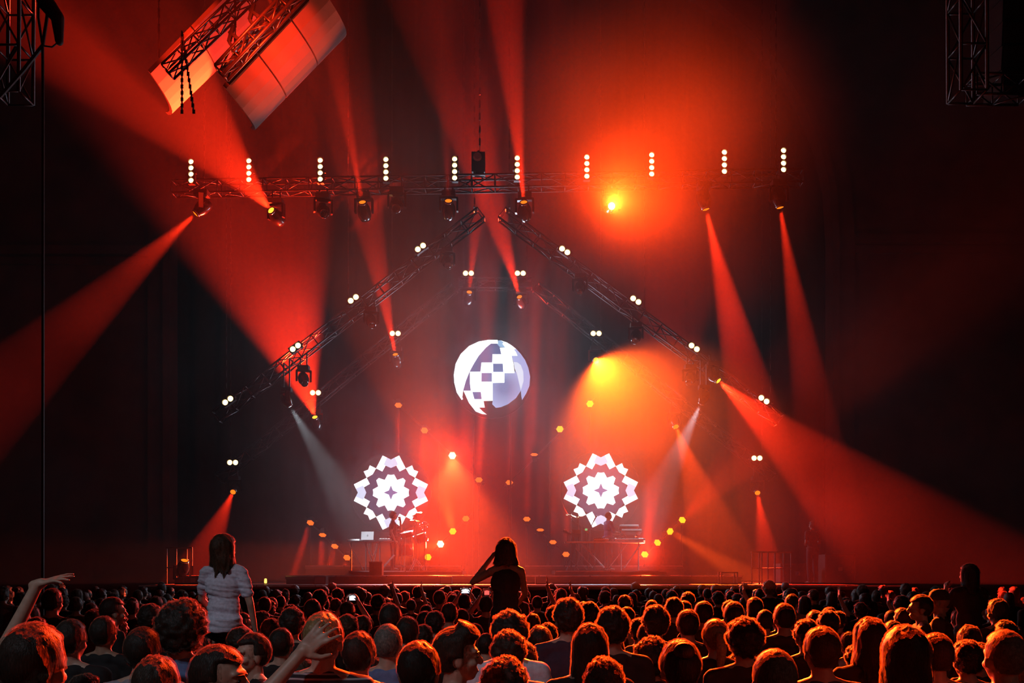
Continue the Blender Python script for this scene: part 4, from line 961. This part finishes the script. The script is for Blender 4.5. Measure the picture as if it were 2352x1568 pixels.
SHIRT = {'man':make_shirt(), 'face':make_shirt(seed=1.1), 'woman':make_shirt(female=True,seed=3), 'fold':make_shirt(('fold','fold'),seed=5)}
TRO = {'stand':make_trousers('stand'), 'ride':make_trousers('ride')}
HAIRM = {s:make_hair(s) for s in ('short','crop','curly','afro','long','pony','bun','quiff','mess')}
HAIRM['short2'] = make_hair('short',seed=4.3); HAIRM['mess2'] = make_hair('mess',seed=9.1); HAIRM['long2'] = make_hair('long',seed=6.6)
CAPM = make_cap()
def mesh_obj(name, me, m, parent):
    if not me.materials: me.materials.append(m)
    o = bpy.data.objects.new(name, me); COL.objects.link(o); o.parent = parent
    o.material_slots[0].link = 'OBJECT'; o.material_slots[0].material = m
    return o
FEET = []
M_EYE = mat('eye_dark',(.02,.015,.012),.15); M_BROW = mat('brow_dark',(.02,.013,.01),.6); M_LIP = mat('lip',(.25,.09,.08),.5)
def face_parts():
    e = MB(); b = MB(); l = MB()
    for s_ in (-1,1):
        e.ell(HC+Vector((s_*.030,.0865,-.003)), (.012,.006,.0065), 10, 8); b.cap(HC+Vector((s_*.014,.0945,.017)), HC+Vector((s_*.046,.083,.017)), .0045, .0035, 8)
    l.cap(HC+Vector((-.02,.0895,-.069)), HC+Vector((.02,.0895,-.069)), .0045, .0045, 8)
    out = []
    for k,(nm_,m_) in enumerate((('eyes',e),('eyebrows',b),('lips',l))):
        me = bpy.data.meshes.new(nm_); me.from_pydata([tuple(v) for v in m_.v],[],m_.f); me.polygons.foreach_set('use_smooth',[True]*len(me.polygons)); out.append(me)
    return out
FACE = face_parts()
def person(x, y, ztop, label, hair='short', hcol='black', shirt='black', skin=0, body='man', yaw=0, group=None, cap=False, me=None, sme=None, tme=None, z0=0.0, sc=None, hme=None):
    s = sc or (ztop - z0)/1.757
    o = mesh_obj('person', me or BODY[body], SKIN[skin], None); tag(o, label, 'person', group)
    o.location = (x,y,z0); o.scale = (s,s,s); o.rotation_euler = (0,0,yaw)
    mesh_obj('shirt', sme or SHIRT[body], CLOTH[shirt], o); mesh_obj('trousers', tme or TRO['stand'], TROUSER, o)
    if hair: mesh_obj('hair', hme or HAIRM[hair], HAIR[hcol], o)
    if cap: mesh_obj('cap', CAPM, CLOTH['black'], o)
    if body == 'face' and me is None:
        for f_, q_, n_ in zip(FACE, (M_EYE,M_BROW,M_LIP), ('eyes','eyebrows','lips')): mesh_obj(n_, f_, q_, o)
    FEET.append((x,y)); return o
TOPADD = {None:-.013,'crop':0,'short':.005,'short2':.005,'curly':.025,'afro':.055,'long':.01,'long2':.01,'pony':.005,'bun':.03,'quiff':.04,'mess':.02,'mess2':.02}
HW = {None:.156,'crop':.165,'short':.178,'short2':.178,'curly':.215,'afro':.27,'long':.19,'long2':.19,'pony':.178,'bun':.178,'quiff':.18,'mess':.20,'mess2':.20}
def spectator(px, py, wpx, label, hair='short', hcol='black', **k):
    Y = FPX*HW[hair]/wpx*1.02
    lim = lambda Y: at(px,py,Y).z - TOPADD[hair]
    while lim(Y) > 1.98 and Y < 20: Y += .05
    while lim(Y) < 1.53 and Y > 2.6: Y -= .05
    for _ in range(40):
        X = (px-1176)*Y/FPX
        if all((X-a)**2+(Y-b)**2 > .40**2 for a,b in FEET): break
        Y += .06
    p = at(px,py,Y); return person(p.x, Y, p.z-TOPADD[hair], label, hair, hcol, **k)
# ---- the two women on shoulders, each with the person who carries her
R_ = math.radians
# woman in the pale shirt
Y0 = 8.0; c = at(514,1230,Y0)
pts = {-1:[(-.18,0,1.42),(-.24,.10,1.18),(-.16,.26,1.02)], 1:[(.18,0,1.42),(.25,-.02,1.14),(.27,.06,.90)]}
wb = make_body('woman_riding', pts=pts, female=True, legs='ride', head_yaw=R_(-38), voxel=.009)
ws = make_shirt(pts=pts, female=True, hem=.885, sleeve=.62, infl=.012, voxel=.008, wrinkle=.013, seed=2, wfreq=(5,5,30), soft=9)
s = 1.0
w1 = person(c.x, Y0, 0, 'woman in a pale t-shirt with long brown hair riding on shoulders', 'long', 'chestnut', shirt='pale', skin=0, me=wb, sme=ws, tme=TRO['ride'], z0=c.z-1.765, sc=1.0, hme=make_hair('long', yaw=R_(-30), seed=1.7, nu=80, nv=56, vol=.016, drop_len=.20))
person(c.x, Y0+.24, 1.74, 'person carrying the woman in the pale t-shirt, mostly hidden', 'short', 'black', shirt='charcoal')
# woman in black with one hand at her head
Y0 = 9.4; c = at(1162,1240,Y0)
pts = {-1:[(-.18,0,1.42),(-.36,.05,1.31),(-.14,.02,1.60)], 1:[(.18,0,1.42),(.21,.10,1.18),(.12,.30,1.05)]}
wb = make_body('woman_riding', pts=pts, female=True, legs='ride', voxel=.009, hands={-1:{'d':(.5,.1,.75),'n':(.8,0,-.3),'curl':.35}}, head_pitch=R_(-4))
ws = make_shirt(pts=pts, female=True, hem=.885, sleeve=.35, infl=.010, voxel=.009, seed=8, tank=True)
person(c.x, Y0, 0, 'woman in a black sleeveless top riding on shoulders, hand at her head', 'long', 'chestnut', shirt='black', skin=1, me=wb, sme=ws, tme=TRO['ride'], z0=c.z-1.765, sc=1.0, hme=make_hair('long',seed=5.1, nu=80, nv=56, vol=.022, drop_len=.13))
person(c.x, Y0+.24, 1.74, 'person carrying the woman in black, mostly hidden', 'short', 'black', shirt='black')
# dark rider far along the crowd, hands together
Y0 = 10.2; c = at(2226,1294,Y0)
pts = {-1:[(-.18,0,1.42),(-.22,.12,1.22),(-.15,.24,1.46)], 1:[(.18,0,1.42),(.20,.10,1.18),(.02,.30,1.30)]}
wb = make_body('rider', pts=pts, female=True, legs='ride', voxel=.010, head_yaw=R_(25), hands={-1:{'curl':.9,'n':(.6,.3,0)}})
person(c.x, Y0, 0, 'dark rider on shoulders clapping at the dark end of the crowd', 'long', 'black', shirt='black', me=wb, sme=make_shirt(pts=pts,female=True,seed=4), tme=TRO['ride'], z0=c.z-1.765, sc=1.0, hme=make_hair('long',yaw=R_(25),seed=3.3))
person(c.x, Y0+.24, 1.70, 'person carrying the dark rider, hidden in shadow', 'short', 'black', shirt='black')
# man with a hand spread over the back of his head
Y0 = 4.35; c = at(743,1407,Y0); z = c.z-.005; sc = z/1.757
pts = {-1:[(-.19,-.02,1.44),(-.20,-.26,1.40),(-.06,-.155,1.585)], 1:arm_pts(1,'down')}
hb = make_body('hand_on_head', pts=pts, voxel=.0075, hands={-1:{'d':(.62,.06,.62),'n':(.1,1,-.15),'curl':.40,'spread':.34,'sc':1.2,'flip':1}})
person(c.x, Y0, z, 'sandy-haired man in striped shirt with a hand spread on his head', 'short', 'blonde', shirt='striped', me=hb, sme=make_shirt(pts=pts,seed=6,sleeve=.5), yaw=R_(-4))
# raised arm at the dark end
Y0 = 4.6; c = at(-66,1452,Y0); z = c.z; sc = z/1.757
hand = at(62,1342,Y0); inv = 1/(z/1.757)
wr = ((hand.x-c.x)*inv, .10, (hand.z)*inv); el = ((at(22,1420,Y0).x-c.x)*inv, .06, at(22,1420,Y0).z*inv)
pts = {1:[(.18,0,1.44),(.12,.06,1.62),wr], -1:arm_pts(-1,'down')}
pts[1][1] = (min(el[0],.2)*.8, .05, 1.70)
person(c.x, Y0, z, 'person with one bare arm raised and fingers spread, at the dark edge', 'short', 'black', me=make_body('arm_up',pts=pts,voxel=.0075,hands={1:{'d':(.95,.05,.28),'n':(.1,.35,-1),'curl':.22,'spread':.75,'sc':1.05}}), sme=make_shirt(pts=pts,seed=7,sleeve=.4))
# raised hands further back
up2 = {'me':make_body('arms_up',('down','up'),voxel=.0085,hands={1:{'d':(0,.1,1),'curl':.15,'spread':.4}}),'sme':make_shirt(('down','up'),seed=2.2)}
pho = {'me':make_body('phone_up',('phone','phone'),voxel=.009,hands={-1:{'d':(.3,.2,1),'curl':.8},1:{'d':(-.3,.2,1),'curl':.8}}),'sme':make_shirt(('phone','phone'),seed=4.2)}
hornh = {'me':make_body('horns_up',('down','up'),voxel=.0085,hands={1:{'d':(0,.1,1),'curl':.1,'spread':.5,'fold':(1,2)}}),'sme':make_shirt(('down','up'),seed=2.9)}
def raised(px, pyhand, Y, kit, label, top=.43, **k):   # the hand reaches pyhand
    c = at(px,pyhand,Y); sc = min(1.06, max(.9, c.z/2.09)); X = c.x - .17*sc
    return person(X, Y, 1.757*sc, label, k.pop('hair','short'), 'black', sc=sc, **kit, **k)
raised(1258,1322,14.2,up2,'concertgoer with one open hand raised just beyond the woman in black')
raised(1312,1330,14.8,hornh,'concertgoer with a narrow hand raised below the keyboard riser')
raised(900,1332,14.4,hornh,'concertgoer with a pointing hand raised below the drum kit')
raised(966,1334,15.0,up2,'concertgoer with a hand raised below the edge of the drum riser')
raised(1715,1334,13.4,hornh,'concertgoer with two fingers raised in front of the red wing')
raised(1938,1346,12.4,up2,'concertgoer with red-lit raised fist at the dark end')
raised(2052,1362,12.0,up2,'concertgoer with a red-lit open hand near the dark rider')
M_PH = mat('phone_case_black',(.015,.015,.017),.3); SCR = glow('phone_screen_white',(.8,.9,1.0),1.6)
def phone(c, label, w=.15, h=.075, m=None, yaw=0):
    r = empty('smartphone', c, label, 'phone'); c = Vector(c)
    MB().box(c, (w,.009,h)).box(c+Vector((w*.4,.0045,h*.3)), (.012,.006,.012)).build('case', M_PH, r)
    MB().box(c+Vector((0,-.0055,0)), (w*.9,.002,h*.88)).build('screen', m or SCR, r)
def phone_holder(px, py, Y, label, plabel, m=None, w=.15, **k):
    c = at(px,py,Y); sc = max(.92,min(1.05,(c.z-.0)/1.80)); 
    person(c.x, Y-.27*sc, 1.757*sc, label, 'short', 'black', sc=sc, **pho, **k)
    phone((c.x, Y+.045, 1.80*sc), plabel, w*sc, .075*sc, m)
phone_holder(1069,1341,12.6,'concertgoer holding up a wide phone left of the woman in black','phone with a white screen held up left of the woman in black')
phone_holder(1118,1344,11.6,'concertgoer raising a red-lit phone at the elbow of the woman in black','phone with a red screen beside the woman in black', m=glow('phone_screen_red',(1,.12,.10),1.2), w=.07)
phone_holder(808,1372,10.6,'concertgoer holding a small phone below the laptop table','phone with a small white screen below the laptop table', w=.08)
# ---- spectators one by one, as the photograph shows them
A = spectator
A(76,1434,128,'big dark head at the bottom corner with red light on its right edge','short2','brown')
A(418,1379,106,'man with a large dark afro and blue denim shirt','afro','black',shirt='denim')
A(500,1483,104,'man in profile facing right beside the blue denim shirt','short','black',yaw=R_(-95),shirt='charcoal',body='face')
A(358,1508,110,'person with smooth glossy brown hair at the bottom edge below the afro','long','brown')
A(238,1416,56,'short-haired person with a red-edged cheek between two big heads','short','black',skin=1)
A(328,1442,76,'dark round head just left of the large afro','short2','black',shirt='grey')
A(478,1436,46,'person turning sideways behind the pale t-shirt woman','short','brown',yaw=R_(-70),body='face')
A(345,1387,50,'messy-haired person with red rim light left of the afro top','mess','black')
A(195,1547,64,'low dark head at the bottom edge beside the glossy brown hair','mess','black')
A(163,1424,66,'dark head in shadow above the big corner head','short','black')
A(891,1433,63,'bald man with pale neck between dark heads','crop','grey',skin=0,shirt='denim')
A(961,1474,96,'man with smooth shiny black hair, largest head left of centre','short','black')
A(824,1451,80,'short-haired man right of the hand-on-head man','short','black')
A(1046,1426,86,'man with a brushed-up quiff in profile facing right','quiff','brown',yaw=R_(-80),shirt='grey',skin=0,body='face')
A(583,1454,68,'person turned back toward the camera, face in dim grey light','short2','black',yaw=R_(128),skin=0,body='face')
A(697,1512,70,'brown curly head at the bottom in front of the raised elbow','curly','chestnut')
A(858,1510,78,'round dark head at the bottom edge below the short-haired man','mess','black')
A(646,1443,58,'dark head left of the hand-on-head man','short','black')
A(936,1416,53,'dark head directly behind the shiny black hair','short2','black')
A(972,1434,50,'small dark head between the bald man and the quiff','mess','black')
A(897,1387,53,'tall dark head behind the bald man','short','black')
A(798,1412,50,'red-edged curly head behind the hand-on-head man','curly','chestnut')
A(833,1413,44,'red-edged head right of the curly one','mess','brown')
A(718,1376,37,'dark head above the hand-on-head man','short','black')
A(671,1395,56,'wide dark head left above the hand-on-head man','mess2','black')
A(623,1420,50,'dark head right of the hanging arm','mess','black')
A(1032,1384,38,'rounded dark head left of the woman in black','short','black')
A(999,1403,46,'messy dark head behind the quiff','mess','black')
A(1158,1508,132,'biggest frizzy head at the bottom centre with a red edge','afro','black')
A(1168,1447,90,'curly brown head at bottom centre behind the biggest frizzy one','mess2','brown',shirt='grey',skin=0)
A(1170,1404,80,'wavy-haired man in a white t-shirt directly below the woman in black','curly','black',shirt='white',skin=0)
A(1305,1374,64,'tall dark-haired man in navy t-shirt right of centre','mess','black',shirt='navy',skin=0)
A(1355,1433,80,'head with smooth dark hair left of a curly one, right of centre','long2','black')
A(1407,1393,72,'large dark head behind the smooth dark hair','mess','black')
A(1496,1462,98,'wide curly dark head right of centre','afro','black')
A(1409,1460,60,'dark head squeezed between smooth and curly hair','short','black')
A(1387,1509,96,'dark round head at the bottom right of centre','mess2','black')
A(1563,1457,92,'very dark head with a short ponytail knot','bun','black')
A(1644,1422,60,'woman with a blonde ponytail','pony','blonde',body='woman')
A(1710,1420,80,'curly dark head right of the blonde ponytail','curly','black')
A(1566,1522,66,'pale blonde head at the bottom edge','long','blonde',body='woman')
A(1634,1518,84,'curly head at the bottom edge below the ponytail','curly','black')
A(1705,1491,86,'wide curly head at the bottom left of the bald man','afro','black')
A(1506,1390,60,'dark head with a red-edged ear right of centre','mess','black')
A(1580,1400,55,'dark rounded head left of the blonde ponytail','short','black')
A(1548,1372,40,'red-edged head behind the dark rounded one','mess','brown')
A(1616,1381,42,'dark head straight above the blonde ponytail','short','black')
A(1685,1382,45,'dark head behind the curly one right of the ponytail','short2','black')
A(1487,1430,55,'narrow dark head just left above the wide curly one','short','black')
A(1602,1424,44,'dark head just left of the blonde ponytail','short','black')
A(1354,1382,44,'dark head right of the navy t-shirt man','mess','black')
A(1240,1437,58,'dark-haired woman right of the white t-shirt man','long','black',body='woman')
A(1779,1491,96,'bald man with a pale scalp, bottom right','crop','grey',skin=0)
A(1888,1440,79,'brown-haired man with a thinning crown right of the bald man','short','chestnut',shirt='navy')
A(1853,1422,60,'dark head left behind the thinning crown','mess','black')
A(1950,1451,46,'small rounded head right of the thinning crown','short','brown',shirt='pale')
A(1802,1441,43,'dark head above the bald scalp','short','black')
A(1801,1386,47,'dark head further back above the bald man','short2','black')
A(1757,1400,39,'round red-edged head above the bald man','crop','black',skin=1)
A(1727,1419,46,'messy head left above the bald man','mess','black')
A(1902,1402,50,'shadowed head above the thinning crown','mess','black')
A(1968,1480,42,'red-edged curly head below the small rounded one','curly','brown')
A(1992,1499,36,'low red-edged head at the bottom in the dark end','short','brown')
A(2080,1438,98,'tall long-haired silhouette in the dark end','long2','black',body='woman')
A(2000,1419,72,'long-haired silhouette left of the tallest dark one','long','black',body='woman')
A(2308,1447,82,'grey-haired man at the dark edge','crop','grey',skin=0)
A(2338,1492,88,'balding man in checked shirt at the bottom corner','crop','grey',skin=0,shirt='grey')
A(2116,1366,40,'person facing left with red-lit profile','short','black',yaw=R_(75),body='face')
A(2157,1354,36,'person in a cap with red-lit face near the dark rider',None,'black',cap=True,yaw=R_(60),skin=1,body='face')
A(2292,1375,42,'red-topped head beyond the dark rider','short','brown')
A(2150,1455,74,'shadowed head with a pale ear in the dark end','short','brown')
A(2222,1470,72,'dark head between two grey men','mess','black')
A(1766,1333,30,'taller person with a glowing edge by the red wing','curly','blonde')
A(120,1352,40,'dark head with a red glint beyond the raised arm','short','black')
A(258,1372,44,'head with red-lit neck beyond the dark edge','short','black',yaw=R_(-50),body='face')
# ---- the rest of the crowd toward the stage
zones = [(0,500,'dark'),(500,1000,'left'),(1000,1400,'mid'),(1400,1850,'right'),(1850,2352,'far')]
ZN = {'dark':'by the dark wing','left':'below the laptop table','mid':'around the woman in black','right':'below the red wing','far':'near the dark rider'}
DN = {'near':'a few rows ahead','mid':'in the middle rows','far':'close to the stage'}
RL = {-1:'slightly left of',0:'in line with',1:'slightly right of'}
HN = {'short':'short-haired','short2':'short-haired','mess':'messy-haired','mess2':'messy-haired','curly':'curly-haired','long':'long-haired','long2':'long-haired','crop':'crop-haired','bun':'bun-haired','pony':'ponytailed','quiff':'short-haired'}
LM = [(76,'the big corner head'),(163,'the shadowed head'),(240,'the red-edged cheek'),(328,'the dark round head'),(418,'the large afro'),(514,'the pale t-shirt woman'),(583,'the person turned back'),(646,'the raised elbow'),(743,'the hand-on-head man'),(824,'the short-haired man'),(891,'the denim-shirted bald man'),(961,'the shiny black hair'),(1046,'the quiff'),(1162,'the woman in black'),(1240,'the white t-shirt'),(1305,'the navy t-shirt man'),(1360,'the smooth dark hair'),(1407,'the squeezed dark head'),(1496,'the wide curly head'),(1563,'the hair knot'),(1644,'the blonde ponytail'),(1710,'the guard rail'),(1779,'the pale bald scalp'),(1888,'the thinning crown'),(1950,'the small rounded head'),(2000,'the long-haired silhouette'),(2080,'the tallest silhouette'),(2157,'the cap'),(2226,'the dark rider'),(2308,'the grey-haired man')]
cnt = len(FEET); tries = 0
rows = []
Yr = 5.2
while Yr < 19.6:
    step = .62 + .022*Yr; x = -.64*Yr + random.random()*step
    while x < .64*Yr:
        rows.append((x+random.uniform(-.12,.12), Yr+random.uniform(-.2,.2))); x += step*random.uniform(.92,1.15)
    Yr += .60 + .026*Yr
for x, y in rows:
    if any((x-a)**2+(y-b)**2 < .47**2 for a,b in FEET): continue
    if len(FEET) >= 298: break
    px = 1176 + FPX*x/y
    h = random.gauss(1.70,.06); h = min(1.84,max(1.58,h))
    if y < 8.5: h = min(h, 1.70)
    elif y > 12: h = min(1.93, h + .07)
    hs = random.choices(['short','short2','mess','mess2','curly','long','long2','crop','bun','quiff'],[20,18,16,14,8,8,7,4,3,4])[0]
    zn = next((n for a,b,n in zones if a <= px < b), 'far' if px > 1000 else 'dark'); dn = 'near' if y < 9 else 'mid' if y < 14 else 'far'
    lm = min(LM, key=lambda q: abs(q[0]-px))
    wom = hs in ('long','long2','bun','pony') 
    person(x, y, h, f'{HN[hs]} concertgoer {DN[dn]}, {RL[(px-lm[0] > 14)-(px-lm[0] < -14)]} {lm[1]}', hs, random.choice(['black','black','brown','brown','chestnut']), shirt=random.choice(['black','charcoal','navy','grey','red','olive','black','black']), skin=random.choice([0,0,1,2]), body='woman' if wom else random.choice(['man','man','fold']), yaw=R_(random.gauss(0,22)), group='crowd '+DN[dn])

# ---- beyond the three hundred nearest, the packed heads against the stage
def low(me, ratio):
    o = bpy.data.objects.new('tmp', me); COL.objects.link(o); d = o.modifiers.new('d','DECIMATE'); d.ratio = ratio
    bpy.context.view_layer.update(); out = bpy.data.meshes.new_from_object(o.evaluated_get(bpy.context.evaluated_depsgraph_get())); bpy.data.objects.remove(o)
    return [v.co.copy() for v in out.vertices], [tuple(p.vertices) for p in out.polygons]
LOWB, LOWS = low(BODY['man'],.06), low(SHIRT['man'],.06); LOWH = [low(make_hair(k,nu=28,nv=20,fuzz=False),.8) for k in ('short','mess','curly','long')]
far = MB(); yy = 14.6
while yy < 20.6:
    xx = -.62*yy + random.random()*.5
    while xx < .60*yy:
        x, y = xx+random.uniform(-.1,.1), yy+random.uniform(-.15,.15)
        if all((x-a)**2+(y-b)**2 > .53**2 for a,b in FEET):
            s_ = min(1.10, max(.93, random.gauss(1.02,.035))); rz = Matrix.Rotation(random.gauss(0,.4),3,'Z')
            for mi,(vs_,fs_) in ((0,LOWB),(1,LOWS),(2,random.choice(LOWH))):
                far.m = mi; far.add([rz @ v * s_ + Vector((x,y,0)) for v in vs_], fs_)
        xx += random.uniform(.55,.8)
    yy += .72
fo = far.build('distant_crowd', [SKIN[1],CLOTH['black'],HAIR['black']], smooth=True)
tag(fo, 'packed mass of dark heads against the front of the stage', 'crowd', kind='stuff')
# ---- the two players on the risers and a stagehand
pts = {1:[(.185,0,1.42),(.245,-.07,1.15),(.22,.02,.94)], -1:[(-.185,0,1.42),(-.17,.24,1.24),(-.04,.215,1.50)]}
lp = at(903,1311,25.95)
drb = make_body('player', pts=pts, voxel=.009, head_pitch=R_(-8), hands={-1:{'d':(.1,-.3,.9),'n':(.6,0,0),'curl':1.1},1:{'d':(0,.5,-.8),'n':(0,0,-1),'curl':.2}})
person(lp.x, 25.95, 0, 'player in dark t-shirt singing into a microphone behind the laptop stand', 'mess', 'brown', shirt='charcoal', me=drb, sme=make_shirt(pts=pts,seed=1.2), z0=ZL, sc=1.0, yaw=R_(-80))
mp = lp + Vector((.235,-.02,0)); m = empty('microphone', (mp.x,mp.y,ZL+1.50), 'handheld microphone at the mouth of the singing player', 'microphone')
MB().cap((mp.x,mp.y,ZL+1.44),(mp.x-.03,mp.y,ZL+1.56),.012,.015).build('handle', M_BLKG(), m); MB().ell((mp.x-.036,mp.y,ZL+1.585),(.026,.026,.03),12,8).build('grille', M_CHR(), m)
pts = {1:[(.185,0,1.42),(.235,.08,1.14),(.16,.36,1.10)], -1:[(-.185,0,1.42),(-.235,.08,1.14),(-.14,.36,1.10)]}
rp = at(1397,1311,26.0)
kb = make_body('player', pts=pts, voxel=.009, head_pitch=R_(-6), hands={s:{'d':(0,.9,-.15),'n':(0,-.2,-1),'curl':.5} for s in (-1,1)})
person(rp.x, 26.0, 0, 'keyboard player in an open pale blue shirt standing at his synthesizers', 'crop', 'brown', shirt='denim', me=kb, sme=make_shirt(pts=pts,seed=1.9,sleeve=.9,infl=.018,wrinkle=.01), z0=ZR, sc=1.0, yaw=R_(-72))
sp = at(1866,1335,23.3); person(sp.x, 23.3, ZS+1.68, 'stagehand in black standing on the deck beyond the red guard rail', 'short', 'black', shirt='black', skin=2, body='fold', z0=ZS, yaw=R_(20))
